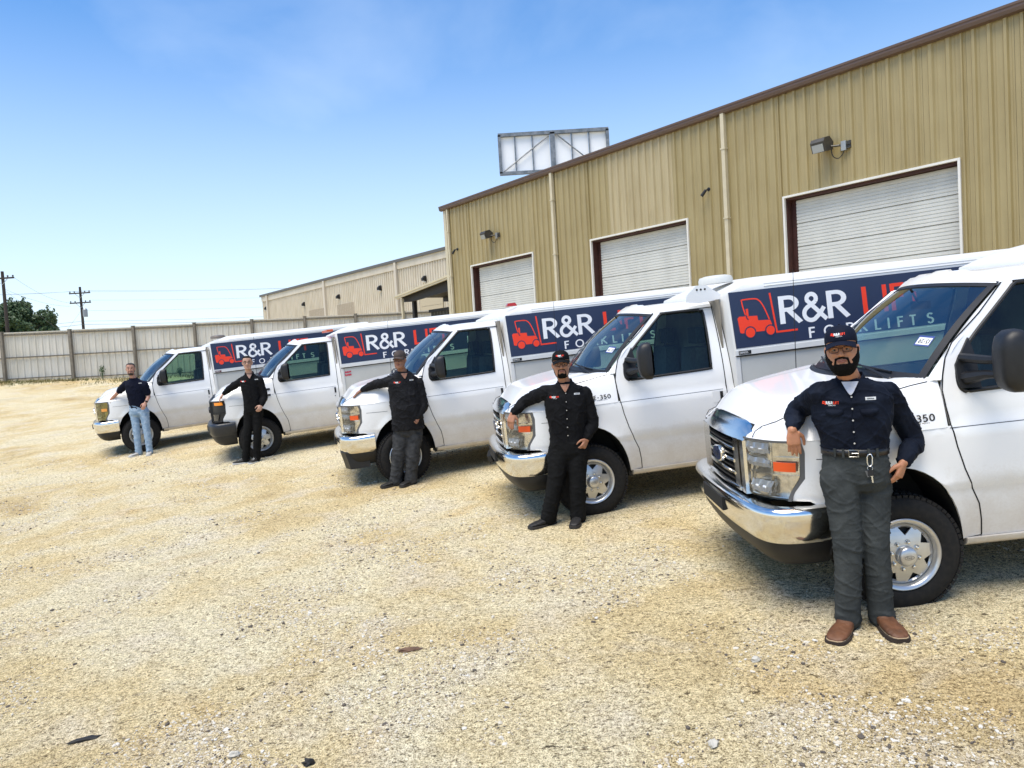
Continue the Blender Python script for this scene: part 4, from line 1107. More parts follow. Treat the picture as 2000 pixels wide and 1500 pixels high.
def m_mirrors(par, big):
    res = []
    for far_ in (False, True):
        f = (lambda p: mir(p)) if far_ else (lambda p: V(p))
        # sail plate in the front corner of the window
        pl = [(-.478, 1.412), (-.463, 1.46), (-.47, 1.56), (-.59, 1.72), (-.605, 1.60), (-.60, 1.405)]
        a_ = [f(side(a, b) + V((0, .004, 0))) for a, b in pl]; b_ = [f(side(a, b) + V((0, .022, 0))) for a, b in pl]
        mb = MB(); mb.loft([a_, b_] if not far_ else [a_[::-1], b_[::-1]])
        arm = []
        for z_, zz in ((1.47, 1.50), (1.60, 1.59)): mb.tube([f(side(-.52, z_) + V((0, .01, 0))), f(V((-.56, .10, zz))), f(V((-.585, .17, zz)))], [.045 if z_ < 1.5 else .03, .028, .022], 8)
        res.append(mb.out('mirror_mount', BLACKP, par, True, 40))
        # head: rounded shell facing back
        W_, H_ = (.115, .185) if big else (.105, .155)
        if far_: W_, H_ = .095, .14
        cy, cz, cx = (.17, 1.555, -.66) if far_ else (.245, 1.585, -.60) if big else (.225, 1.575, -.59); rings = []
        for (dx, k) in ((.070, .35), (.062, .62), (.040, .86), (.0, 1.0), (-.050, 1.02), (-.068, .99), (-.066, .90)):
            rg = []
            for i in range(28):
                a = 2 * math.pi * i / 28; ca, sa = math.cos(a), math.sin(a); e = .45
                yy = W_ * k * math.copysign(abs(ca) ** e, ca); zz = H_ * k * math.copysign(abs(sa) ** (e + .12), sa)
                rg.append(f(V((cx + dx + .02 * (yy / W_), cy + yy, cz + zz))))
            rings.append(rg)
        mb = MB(); mb.loft(rings if far_ else [r[::-1] for r in rings]); res.append(mb.out('side_mirror', BLACKP, par, True, 40))
        rg = [V((p.x - .002, p.y, p.z)) for p in [V((cx - .067, f(V((0, cy, 0))).y, cz)) + (q - V((q.x, f(V((0, cy, 0))).y, cz))) * .93 for q in rings[-1]]]
        mb = MB(); mb.add(rg + [q - V((.003, 0, 0)) for q in rg], [tuple(range(28)), tuple(range(28, 56))[::-1]]); mg = mb.out('mirror_glass', MIRG, par); res.append(mg)
        rg2 = None
    return res
def m_roof(par):
    res = []
    def fr(u, v):
        x = -.80 - .825 * u; k = 2 * v - 1; yh = 1 - (inset(drip(x), -1) + .004); yw = yh - (yh - .690) * max(0, 1 - u / .09) ** 1.0; y = -1 + k * yw
        # front edge follows the screen top
        x = (-.908 - .035 * ((-k) + 1) / 2 + .165 * (1 - k * k)) * (1 - u) + (-1.625) * u
        dz = drip(x); d = (1 - abs(k)) * yh; rise = .088 * (1 - (1 - min(1, d / .30)) ** 3)
        fb = min(1, (u * .83 + .0) / .34); front = 1 - (1 - fb) ** 2.2
        z0 = 2.045 + .042 * (1 - k * k)
        return V((x, y, (z0 * (1 - front) + (dz + rise) * front)))
    vs, fs = grid_mesh(26, 30, fr)
    n_ = (vs[fs[50][1]] - vs[fs[50][0]]).cross(vs[fs[50][2]] - vs[fs[50][0]])
    if n_.z < 0: fs = flip(fs)
    vs, fs = thicken(vs, fs, .02)
    res.append(mk('cab_roof', vs, fs, PAINT, par, True, 0, 50))
    mb = MB().grid(1, 1, lambda u, v: V((-1.60, -.10 - 1.8 * u, .5 + 1.62 * v)))    # back wall of the cab
    vs, fs = thicken(mb.v, mb.f, .02); res.append(mk('cab_bulkhead', vs, fs, mat('bulkhead_grey', (.26, .23, .18), .7, noise_amt=.2), par))
    return res
def m_screen(par):
    vs, fs = grid_mesh(20, 10, lambda u, v: ws(u, v)); n_ = (vs[fs[0][1]] - vs[fs[0][0]]).cross(vs[fs[0][2]] - vs[fs[0][0]])
    if n_.x < 0: fs = flip(fs)
    o = mk('windscreen', vs, fs, WSGLASS, par, True)
    mb = MB(); pr = []
    n = 20
    band = []
    for i in range(n + 1): band.append((i / n, 0))
    for i in range(1, 11): band.append((1, i / 10))
    for i in range(1, n + 1): band.append((1 - i / n, 1))
    for i in range(1, 10): band.append((0, 1 - i / 10))
    vs = []; fs = []
    for (u, v) in band:
        uc = .5 + (u - .5) * .955 if True else u; vc = .5 + (v - .5) * .90
        vs += [ws(.5 + (u - .5) * 1.012, .5 + (v - .5) * 1.02) + V((.004, 0, .004)), ws(uc, vc) + V((.004, 0, .004))]
    N_ = len(band)
    for i in range(N_): j = (i + 1) % N_; fs.append((2 * i, 2 * i + 1, 2 * j + 1, 2 * j))
    n_ = (vs[fs[0][1]] - vs[fs[0][0]]).cross(vs[fs[0][2]] - vs[fs[0][0]])
    if n_.x < 0: fs = flip(fs)
    vs, fs = thicken(vs, fs, .006); s1 = mk('windscreen_seal', vs, fs, BLACKP, par)
    # cowl grille
    mb = MB()
    for i in range(26):
        pass
    vs = []; fs = []; n = 30
    for i in range(n + 1):
        y_ = -.15 - 1.70 * i / n; yc = y_; hx = ws_x(yc)
        a = ws((-.135 - yc) / 1.73, -.01) - V((0, 0, .0)); wk = .065 * (1 - abs((y_ + 1) / .86) ** 3.5) + .010; b_ = V((hx + wk, y_, hood_z(min(.1, hx + wk), yc) + .003))
        a.y = y_; vs += [a, (a + b_) / 2 + V((0, 0, .006)), b_]
    for i in range(n): fs += [(3 * i, 3 * i + 1, 3 * i + 4, 3 * i + 3), (3 * i + 1, 3 * i + 2, 3 * i + 5, 3 * i + 4)]
    n_ = (vs[fs[0][1]] - vs[fs[0][0]]).cross(vs[fs[0][2]] - vs[fs[0][0]])
    if n_.z < 0: fs = flip(fs)
    vs, fs = thicken(vs, fs, .02); c1 = mk('cowl_grille', vs, fs, BLACKP, par, True, 0, 50)
    wps = []
    for (u0, u1, u2) in ((.10, .30, .50), (.42, .66, .90)):
        mb = MB(); p0 = ws(u0, -.04) + V((.03, 0, .02)); p1 = ws(u1, .06) + V((.03, 0, .025)); mb.tube([p0, (p0 + p1) / 2 + V((.015, 0, .015)), p1], [.012, .009, .006], 6)
        a = ws(u1 - .17, .035) + V((.012, 0, .012)); b_ = ws(u1 + .19, .10) + V((.012, 0, .012)); mb.tube([a, p1 - V((.008, 0, .008)), b_], .007, 5); mb.ball(p0, .022, 8, 6)
        wps.append(mb.out('wiper', BLACKP, par))
    return [o, s1, c1] + wps
def ring_plan(pts, prof, cap=True):
    """sweep a (offset outwards, z) profile along a plan polyline"""
    P = [V(p) for p in pts]; rings = []
    for i, p in enumerate(P):
        t = (P[min(i + 1, len(P) - 1)] - P[max(0, i - 1)]).normalized(); n = V((t.y, -t.x)); n = n if True else n
        rings.append([V((p.x + n.x * o, p.y + n.y * o, z)) for o, z in prof])
    return rings
def sweep(pts, prof, name, m, par, smooth=True, ang=35):
    r = ring_plan(pts, prof); mb = MB(); mb.loft(r)
    v, f = mb.v, mb.f
    bm = bmesh.new(); bv = [bm.verts.new(p) for p in v]
    for q in f:
        try: bm.faces.new([bv[i] for i in q])
        except ValueError: pass
    bmesh.ops.recalc_face_normals(bm, faces=bm.faces)
    me = bpy.data.meshes.new(name); bm.to_mesh(me); bm.free(); me.materials.append(m)
    if smooth: me.polygons.foreach_set('use_smooth', [True] * len(me.polygons)); me.set_sharp_from_angle(angle=math.radians(ang))
    o = bpy.data.objects.new(name, me); return link(o, par)
def sym(p): return p + [(a, -2 - b) for a, b in p[::-1]]
BPL = sym([(p.x, p.y) for p in smooth_path([(.40, -.03, 0), (.50, -.022, 0), (.62, -.025, 0), (.72, -.055, 0), (.79, -.12, 0), (.835, -.23, 0), (.86, -.40, 0), (.878, -.65, 0), (.885, -.90, 0)], 5)])
def outsign():
    # offsets in sweep() point to the right of travel; the plan runs nose-wards then across: right is inwards or outwards?
    a, b = V(BPL[20]), V(BPL[21]); t = (b - a).normalized(); n = V((t.y, -t.x)); c = V((0, -1)); return 1 if n.dot(a - c) > 0 else -1
OS = outsign()
def m_bumper(par, m):
    pr = [(-.10, .752), (-.012, .757), (.014, .750), (.028, .735), (.034, .712), (.031, .66), (.024, .60), (.012, .548), (-.01, .520), (-.10, .520)]
    o = sweep(BPL, [(OS * a, z) for a, z in pr], 'bumper', m, par, True, 50)
    res = [o]
    mb = MB(); mb.loft([[V((.902 + dx, y_, z_)) for y_, z_ in ((-.72, .60), (-1.28, .60), (-1.28, .70), (-.72, .70))] for dx in (-.02, .024)]); res.append(mb.out('plate_recess', BLACKM, par))
    return res
def m_valance(par, deep=False):
    pl = sym([(p.x, p.y) for p in smooth_path([(.40, -.05, 0), (.60, -.05, 0), (.72, -.10, 0), (.79, -.20, 0), (.83, -.40, 0), (.85, -.70, 0), (.855, -.92, 0)], 4)])
    pr = [(-.30, .545), (-.03, .545), (.012, .53), (.008, .47), (-.03, .40), (-.09, .345), (-.15, .325), (-.30, .325)]
    res = [sweep(pl, [(OS * a, z) for a, z in pr], 'valance', BLACKP, par)]
    return res
def m_grille(par, m):
    res = []
    # shroud behind everything so nothing shows through
    mb = MB(); mb.loft([[V((.735, y_, z_)) for y_, z_ in ((-.40, .72), (-1.60, .72), (-1.60, 1.165), (-.40, 1.165))], [V((.50, y_, z_)) for y_, z_ in ((-.40, .72), (-1.60, .72), (-1.60, 1.165), (-.40, 1.165))]]); mb.f = flip(mb.f); res.append(mb.out('radiator_shroud', BLACKM, par))
    gx = lambda y_: .795 + .035 * (1 - ((y_ + 1) / .55) ** 2)
    N_ = 12
    def bar(z0, z1, d, w0=-.46, w1=-1.54, name='grille_bar', back=.05, mm=m, slope=.0):
        vs = []; pr = [(0, z0), (d, z0 + (z1 - z0) * .25), (d, z0 + (z1 - z0) * .75), (0, z1), (-back, z1), (-back, z0)]; rings = []
        for i in range(N_ + 1):
            y_ = w0 + (w1 - w0) * i / N_; rings.append([V((gx(y_) + o - slope * (z_ - z0), y_, z_)) for o, z_ in pr])
        mb = MB(); mb.loft(rings); mb.f = mb.f
        return mb.out(name, mm, par, True, 35)
    # top chrome hood: slopes from the lip of the bonnet down to the opening
    vs = []; fs = []
    for i in range(N_ + 1):
        y_ = -.455 - 1.09 * i / N_; k = abs(y_ + 1) / .545; zt = 1.268 - .05 * k ** 6
        vs += [V((.712 - .0, y_, zt - .004)), V((.748, y_, zt - .012)), V((gx(y_) - .012, y_, 1.185)), V((gx(y_) + .012, y_, 1.150)), V((gx(y_) - .03, y_, 1.135))]
    for i in range(N_):
        for j in range(4): fs.append((5 * i + j, 5 * i + j + 1, 5 * i + j + 6, 5 * i + j + 5))
    n_ = (vs[fs[0][1]] - vs[fs[0][0]]).cross(vs[fs[0][2]] - vs[fs[0][0]])
    if n_.z < 0: fs = flip(fs)
    v2, f2 = thicken(vs, fs, .01); res.append(mk('grille_hood', v2, f2, m, par, True, 0, 40))
    res.append(bar(.772, .805, .012, name='grille_sill'))
    for z_ in (.865, .955, 1.045): res.append(bar(z_, z_ + .032, .012, -.665, -1.335))
    for z_ in (.83, .915, 1.005, 1.09): res.append(bar(z_, z_ + .012, .0, -.665, -1.335, 'grille_slat', .03, BLACKP))
    for (a, b_) in ((-.450, -.530), (-.555, -.670), (-1.470, -1.550), (-1.330, -1.445)):
        mb = MB(); x0 = gx((a + b_) / 2); mb.box((x0 - .06, b_, .775), (x0 + .016 - (.0 if a in (-.45, -1.47) else .006), a, 1.152)); res.append(mb.out('grille_post', m, par))
    # oval badge
    mb = MB(); ell = lambda k, x_: [V((x_, -1 + .125 * k * math.cos(2 * math.pi * i / 36), .978 + .062 * k * math.sin(2 * math.pi * i / 36))) for i in range(36)]
    mb.loft([ell(1, .82), ell(1, .855), ell(.86, .862)]); res.append(mb.out('badge_rim', m, par, True, 40))
    mb = MB(); mb.loft([ell(.86, .85), ell(.855, .8635)]); res.append(mb.out('badge', mat('badge_blue', (.012, .03, .10), .2, .3), par))
    mb = MB()
    sc_ = [[(-.065, -.018), (-.055, .025), (-.028, .026)], [(-.068, .004), (-.038, .004)], arc(-.016, -.006, .013, 0, 360, 12), [(.008, -.018), (.008, .008), (.020, .010)], arc(.038, -.006, .013, 0, 360, 12), [(.053, -.018), (.053, .026)]]
    put_text(mb, strokes_mesh(sc_, .006), lambda a, b_, k: V((.8655 + k, -1 - a, .978 + b_)), 0, .0003)
    res.append(mb.out('badge_script', m, par))
    return res
def m_lamp(par, kind):
    """corner lamp units wrapping from the grille to the fender"""
    res = []
    s0, s1 = s_of_x(.545), s_of_x(.797)
    def P(u, z, d=0, far_=False):
        # u 0 outer edge .. 1 inner edge; the outer edge kinks forward below
        e = interp(z, [.775, .83, .93, 1.10, 1.178], [s_of_x(.618), s_of_x(.603), s_of_x(.538), s_of_x(.528), s_of_x(.548)])
        s_ = e + (s1 - e) * u; p, t = nose(s_); n = V((-t.y, t.x, 0)); q = p + n * (d - .004); q.z = z
        return mir(q) if far_ else q
    for far_ in (False, True):
        un = bpy.data.objects.new('headlight', None); link(un, par); un.empty_display_size = .05; res.append(un)
        def patch(u0, u1, z0, z1, d, name, m, nu=8, nv=6, th=.01, smooth=True):
            vs, fs = grid_mesh(nu, nv, lambda a, b_: P(u0 + (u1 - u0) * a, z0 + (z1 - z0) * b_, d(a, b_) if callable(d) else d))
            n_ = (vs[fs[0][1]] - vs[fs[0][0]]).cross(vs[fs[0][2]] - vs[fs[0][0]])
            if n_.y < 0: fs = flip(fs)
            if th: vs, fs = thicken(vs, fs, th)
            if far_: vs = [mir(p) for p in vs]; fs = flip(fs)
            return mk(name, vs, fs, m, un, smooth, 0, 30)
        if kind == 'black':
            patch(.0, 1, .775, 1.178, -.01, 'lamp_housing', BLACKP, 10, 10)
            patch(.10, .55, 1.09, 1.145, .010, 'turn_signal', mat('amber_bright', (.95, .28, .01), .2, coat=.4), 6, 4)
            patch(.05, 1, .945, .955, .012, 'lamp_divider', BLACKM, 8, 1)
            patch(.3, .95, .80, .92, .004, 'sealed_beam', mat('dark_lens', (.03, .03, .035), .08, .2), 6, 4)
            for q in (0, .965): patch(0, 1, .775 + q * .39, .79 + q * .39, .014, 'lamp_rim', BLACKP, 8, 1)
        else:
            yel = kind == 'yellow'; HM = YELLOWED if yel else mat('reflector_silver', (.88, .84, .76), .14, .85, noise_amt=.25, scale=30)
            rnd = random.Random(3)
            # stepped reflector
            patch(.07, 1, .785, 1.17, lambda a, b_: -.018 + .008 * math.sin(a * 9) * math.sin(b_ * 7), 'reflector', HM, 14, 12)
            for (u0, u1, z0, z1, dd) in ((.50, .95, 1.075, 1.15, .018), (.50, .95, .985, 1.045, .016), (.42, .86, .81, .895, .020)):
                patch(u0, u1, z0, z1, lambda a, b_, dd=dd: -.012 + dd * .8 * (1 - abs(b_ * 2 - 1)) + .006 * ((int(a * 5) % 2) - .5), 'reflector_step', HM if yel else mat('lamp_silver', (.88, .88, .88), .35, .35), 16, 4, .006, False)
            patch(.07, 1, 1.055, 1.066, -.012, 'lamp_divider', HM, 8, 1); patch(.07, 1, .935, .948, -.010, 'lamp_divider', HM, 8, 1)
            patch(.46, .475, .79, 1.165, -.010, 'lamp_divider', HM, 1, 6)
            patch(.11, .42, .972, 1.034, .007, 'turn_signal', mat('amber_dull', (.72, .30, .06), .3) if yel else AMBER, 6, 4)
            patch(.05, 1, .780, 1.175, .004, 'lens', LENS if not yel else glass_mat('yellow_lens', (.90, .86, .60), .05) if 'yellow_lens' not in MATS else MATS['yellow_lens'], 12, 8, 0)
            patch(-.01, .055, .775, 1.178, .008, 'lamp_rim', GREYP, 1, 12); patch(0, 1.0, 1.163, 1.178, .007, 'lamp_rim', GREYP, 10, 1)
    return res
def m_interior(par):
    res = []
    # dashboard
    pr = [(-.02, 1.40), (-.30, 1.47), (-.52, 1.45), (-.60, 1.38), (-.56, 1.22), (-.45, 1.05), (-.05, 1.0)]
    mb = MB(); mb.loft([[V((x_ , y_, z_)) for x_, z_ in pr] for y_ in (-.12, -1.88)]); res.append(mb.out('dashboard', DASH, par, True, 40))
    mb = MB(); c = V((-.72, -.50, 1.36)); ax = V((-.82, 0, .57)).normalized(); e1 = V((0, 1, 0)); e2 = ax.cross(e1)
    mb.tube([c + (e1 * math.cos(a) + e2 * math.sin(a)) * .19 for a in [2 * math.pi * i / 28 for i in range(28)]], .016, 6, closed=True)
    for a in (.3, 2.8, 4.7): mb.tube([c, c + (e1 * math.cos(a) + e2 * math.sin(a)) * .19], .018, 5)
    mb.ball(c, .06, 10, 6); mb.tube([c, c - ax * .22], .035, 8); res.append(mb.out('steering_wheel', DASH, par, True, 40))
    for y_ in (-.52, -1.48):
        st = bpy.data.objects.new('seat', None); link(st, par); res.append(st)
        def rb(x0, x1, z0, z1, w_, name, lean=0.):
            rings = []
            for t, k in ((0, .86), (.08, 1), (.92, 1), (1, .86)):
                zz = z0 + (z1 - z0) * t; rings.append([V((x + lean * (zz - z0), y_ + q * w_ * k, zz)) for x, q in ((x0, -.92), (x0, .92), ((x0 + x1) / 2, 1), (x1, .92), (x1, -.92), ((x0 + x1) / 2, -1))])
            mb = MB(); mb.loft(rings); return mb.out(name, SEATM, st, True, 50)
        rb(-1.42, -.92, .92, 1.08, .25, 'seat_cushion'); rb(-1.46, -1.30, 1.05, 1.62, .24, 'seat_back', -.12); rb(-1.52, -1.42, 1.66, 1.84, .13, 'head_rest')
    mb = MB(); mb.loft([[V((x_, y_, z_)) for x_, z_ in ((-.62, .95), (-1.5, .95), (-1.5, .55), (-.3, .55), (-.3, 1.1))] for y_ in (-.80, -1.20)]); res.append(mb.out('engine_cover', DASH, par))
    mb = MB(); mb.box((-.78, -1.12, 1.90), (-.755, -.88, 1.96)); mb.tube([(-.75, -1, 1.95), (-.70, -1, 2.06)], .01, 5); res.append(mb.out('rear_view_mirror', BLACKP, par))
    return res
def m_under(par):
    res = []
    mb = MB(); mb.box((-5.2, -1.75, .42), (.35, -.30, .60)); mb.box((-5.2, -1.3, .33), (-.3, -1.15, .45)); mb.box((-5.2, -.85, .33), (-.3, -.70, .45)); mb.tube([(0, -.15, .385), (0, -1.85, .385)], .05, 8); mb.tube([(-3.5, -.15, .385), (-3.5, -1.85, .385)], .07, 8); mb.ball((-3.5, -1.0, .385), .17, 10, 8); res.append(mb.out('chassis_shade', BLACKM, par))  # dark box under the floor put in for shade, plus rails and axles
    # wheel housings
    for far_ in (False, True):
        f = (lambda p: mir(p)) if far_ else (lambda p: V(p)); mb = MB(); rings = []
        for y_ in (-.03, -.42): rings.append([f(V((.425 * math.cos(a), y_, .42 + .535 * math.sin(a)))) for a in [math.pi * i / 18 for i in range(19)]])
        k = len(mb.v); mb.v += rings[0] + rings[1]
        for i in range(18): mb.f.append((i, i + 1, 19 + i + 1, 19 + i))
        mb.f.append(tuple(19 + i for i in range(19)))
        res.append(mb.out('wheel_housing', BLACKM, par))
    for far_ in (False, True):
        f = (lambda p: mir(p)) if far_ else (lambda p: V(p))
        mb = MB(); mb.loft([[f(V((x_, y_, z_))) for y_, z_ in ((-.045, .432), (-.055, .40), (-.09, .375), (-.16, .375), (-.16, .432))][::(-1 if far_ else 1)] for x_ in (-.46, -1.62)]); res.append(mb.out('sill', PAINT, par, True, 40))
        mb = MB(); mb.box((-.50, *sorted((f(V((0, -.14, 0))).y, f(V((0, -.30, 0))).y)), .40), (-.42, 0, .62)) if False else mb.loft([[f(V((x_, y_, z_))) for x_, z_ in ((-.43, .36), (-.56, .36), (-.56, .44), (-.43, .55))] for y_ in (-.13, -.32)]); res.append(mb.out('mud_flap', BLACKP, par))
    return res
def m_box(par):
    res = []
    X0, X1 = -1.640, -5.40
    up = [(.092, 1.585), (.012, 2.185), (.010, 2.20), (-.006, 2.245), (-.045, 2.285), (-.11, 2.305), (-.30, 2.318), (-1.0, 2.325)]
    upf = up + [(-2 - a, b) for a, b in up[::-1][1:]]
    prof = upf + [(-2.092, .50), (.092, .50)]
    rings = []
    for x_, k, zc in ((X0 + .0, .975, 2.14), (X0 - .025, 1, 2.182), (X0 - .10, 1, 2.205), (X0 - .20, 1, 2.245), (X0 - .32, 1, 2.285), (X0 - .45, 1, 9), (X1 + .03, 1, 9), (X1, .985, 9)): rings.append([V((x_, -1 + (a + 1) * k, min(zc + (.0 if b < zc else .02 * (b - zc)), b))) for a, b in prof])
    mb = MB(); mb.loft(rings); v = mb.v
    bm = bmesh.new(); bv = [bm.verts.new(p) for p in v]; [bm.faces.new([bv[i] for i in q]) for q in mb.f]; bmesh.ops.recalc_face_normals(bm, faces=bm.faces)
    me = bpy.data.meshes.new('service_body'); bm.to_mesh(me); bm.free(); me.materials.append(BOXW); me.polygons.foreach_set('use_smooth', [True] * len(me.polygons)); me.set_sharp_from_angle(angle=math.radians(35))
    body = bpy.data.objects.new('service_body', me); link(body, par); res.append(body)
    for far_ in (False, True):
        f = (lambda p: mir(p)) if far_ else (lambda p: V(p)); od = -1 if far_ else 1
        # rail under the banner
        mb = MB(); mb.loft([[f(V((x_, y_, z_))) for y_, z_ in ((.09, 1.568), (.118, 1.566), (.121, 1.512), (.09, 1.508))][::od] for x_ in (X0 + .004, X1)]); mb.out('banner_rail', BOXW, body)
        mb = MB(); mb.loft([[f(V((x_, y_, z_))) for y_, z_ in ((.09, 1.508), (.1235, 1.506), (.1235, 1.498), (.09, 1.497))][::od] for x_ in (X0 + .004, X1)]); mb.out('drip_edge', SEAM, body)
        for z_ in (2.205, 2.232): mb = MB(); mb.tube([f(V((x_, .012 - (z_ - 2.2) * .45, z_))) for x_ in (X0 - .42, X1 + .03)], .006, 5); mb.out('roof_bead', BOXW, body)
        # compartment doors below: recessed flat panels with gaps between
        xs_ = [X0 - .045, -2.93, -4.15, X1 + .03]
        for i in range(3):
            a, b_ = xs_[i] - .006, xs_[i + 1] + .006
            pts, fs = sheet([(a, .53), (b_, .53), (b_, 1.492), (a, 1.492)], [[(-3.5 + .45 * math.cos(t), .50 + .48 * math.sin(t)) for t in [math.pi * (-.0 + 1.0 * j / 14) for j in range(15)]]] if False else [], .3, lambda x_, z_: V((x_, .104, z_)))
            n_ = (pts[fs[0][1]] - pts[fs[0][0]]).cross(pts[fs[0][2]] - pts[fs[0][0]])
            if n_.y < 0: fs = flip(fs)
            pts, fs = thicken(pts, fs, .014)
            if far_: pts = [mir(p) for p in pts]; fs = flip(fs)
            mk('compartment_door', pts, fs, BOXG, body)
        mb = MB(); mb.loft([[f(V((x_, y_, z_))) for x_, y_ in ((X0 + .012, .06), (X0 + .012, .112), (X0 - .035, .116), (X0 - .035, .06))][::od] for z_ in (.50, 1.505)]); mb.out('corner_post', BOXW, body)
    return res
def banner_parts(par, near=True):
    """printed navy panel with logo and lettering; near side reads from the front of the van to the back"""
    res = []
    x0, x1 = -1.655, -5.30; zb, zt = 1.583, 2.175
    yz = lambda z_: .092 + (z_ - 1.585) / .6 * -.080
    for far_ in (False, True):
        f = (lambda p: mir(p)) if far_ else (lambda p: V(p)); od = -1 if far_ else 1
        k = [(x0, zb), (x1, zb), (x1, zt), (x0, zt)]
        a_ = [f(V((x_, yz(z_) - .004, z_))) for x_, z_ in k]; b_ = [f(V((x_, yz(z_) + .004, z_))) for x_, z_ in k]
        mb = MB(); mb.loft([a_, b_][::1] if far_ else [a_[::-1], b_[::-1]][::1]);
        bn = mb.out('banner', NAVY, par)
        # u runs rearward on the near side; on the far side the print runs forward so it still reads left to right
        if not far_: M = lambda u, z_, k_: V((-u - .045 * (z_ - 1.58) * -1 * -1 + 0.0, yz(z_) + .0052 + k_, z_))
        else: M = lambda u, z_, k_: f(V((-(6.95 - u), yz(z_) + .0052 + k_, z_)))
        wm = MB(); rm = MB()
        H1 = .290
        def T(mb_, txt, u, z_, h, wd, gap, xs_=1.):
            for vs, fs in [0] * 0: pass
            for ch_ in txt:
                ms, tw = text_mesh(ch_, h, wd, gap); lt = MB(); put_text(lt, ms, lambda a, b_2, k_: M(u + a * xs_, z_ + b_2, k_)); lt.out('letter', PRINTW if mb_ is wm else PRINTR, bn); u += tw * xs_
        T(wm, 'R', 2.170, 1.783, H1, .145, 0, 1.42); T(wm, '&', 2.432, 1.783, H1, .155, 0, 1.06); T(wm, 'R', 2.715, 1.783, H1, .145, 0, 1.42)
        T(rm, 'L', 3.125, 1.785, H1, .128, 0, 1.45); T(rm, 'I', 3.365, 1.785, H1, .145, 0, 1.2); T(rm, 'F', 3.455, 1.785, H1, .13, 0, 1.35); T(rm, 'T', 3.640, 1.785, H1, .13, 0, 1.35)
        us = [2.478, 2.650, 2.905, 3.050, 3.235, 3.385, 3.500, 3.645, 3.850]
        for ch, u in zip('FORKLIFTS', us): T(wm, ch, u, 1.590 + .012, .112, .15, 0, 1.45 if ch not in 'O' else 1.2)
        T(wm, 'RRLIFT.COM', 4.225, 1.70, .135, .14, .16, 1.06)
        # forklift pictogram
        body = [(1.700, 1.895), (1.72, 1.912), (1.920, 1.902), (1.925, 1.852), (2.058, 1.845), (2.075, 1.80), (2.072, 1.752), (2.04, 1.735), (1.90, 1.735), (1.73, 1.735), (1.715, 1.745)]
        pts, fs = sheet(body, [], .5, lambda a, b_2: M(a, b_2, 0), edge=.2); 
        rm.add(pts, fs)
        put_text(rm, strokes_mesh([smooth_path([(1.795, 1.905), (1.772, 2.00), (1.763, 2.066), (1.775, 2.083), (1.90, 2.083), (1.955, 2.06), (2.00, 1.99), (2.050, 1.85)], 3)], .014), lambda a, b_2, k_: M(a, b_2, k_ + .0012))
        put_text(rm, strokes_mesh([[(1.812, 1.91), (1.812, 1.985)]], .026), lambda a, b_2, k_: M(a, b_2, k_ + .0016))
        put_text(rm, strokes_mesh([[(2.082, 2.125), (2.120, 1.708), (2.355, 1.708)]], .020), lambda a, b_2, k_: M(a, b_2, k_ + .0014))
        dk = MB()
        for cx_, rr in ((1.825, .052), (2.050, .047)):
            dk.add([M(cx_ + (rr + .014) * math.cos(t), 1.735 + (rr + .014) * math.sin(t), .0022) for t in [2 * math.pi * i / 26 for i in range(26)]], [tuple(range(26))])
            rm.add([M(cx_ + rr * math.cos(t), 1.735 + rr * math.sin(t), .0032) for t in [2 * math.pi * i / 26 for i in range(26)]], [tuple(range(26))])
        put_text(dk, strokes_mesh([[(1.792, 1.925), (1.805, 1.885), (1.818, 1.87)]], .012), lambda a, b_2, k_: M(a, b_2, k_ + .0026))
        for mb_, nm, mm in ((rm, 'forklift_logo', PRINTR), (dk, 'logo_outline', NAVY)):
            v_, f_ = thicken(mb_.v, mb_.f, .0003) if False else (mb_.v, mb_.f); mk(nm, v_, f_, mm, bn)
        res.append(bn)
    return res
def m_antenna(par):
    mb = MB(); b_ = V((-.12, -1.90, 0)); b_.z = hood_z(-.12, -1.90) - .005
    mb.tube([b_, b_ + V((0, 0, .035))], [.03, .018], 8); mb.tube([b_ + V((0, 0, .03)), b_ + V((-.02, 0, .45)), b_ + V((-.045, 0, .90))], [.0042, .0034, .0026], 5)
    return mb.out('antenna', BLACKP, par)
def m_badge350(par, full=True):
    mb = MB()
    fm = lambda a, b_, k: side(-a, b_) + V((0, .005 + k, 0))
    ms, tw = text_mesh('E-350', .044, .17, .20)
    put_text(mb, ms, lambda a, b_, k: fm(.105 + a * 1.30, 1.228 + b_, k))
    o1 = mb.out('model_badge', BLACKP, par)
    mb = MB(); pl = [(.135, 1.205), (.325, 1.205), (.325, 1.222), (.135, 1.222)]
    mb.loft([[fm(a, b_, -.006) for a, b_ in pl], [fm(a, b_, -.001) for a, b_ in pl]]); o2 = mb.out('badge_plate', CHROME, par)
    mb = MB(); ms, tw = text_mesh('SUPER DUTY', .012, .2, .25); put_text(mb, ms, lambda a, b_, k: fm(.14 + a * 1.25, 1.208 + b_, k - .0002)); o3 = mb.out('badge_lettering', BLACKM, par)
    return [o1, o2, o3]
def m_vents(par):
    res = []
    for z_ in (1.265, 1.155): mb = MB(); pl = [(.16, z_), (.29, z_), (.29, z_ + .035), (.16, z_ + .035)]; mb.loft([[side(-a, b_) + V((0, -.004, 0)) for a, b_ in pl], [side(-a, b_) + V((0, .010, 0)) for a, b_ in pl]]); res.append(mb.out('black_badge', BLACKP, par))
    return res
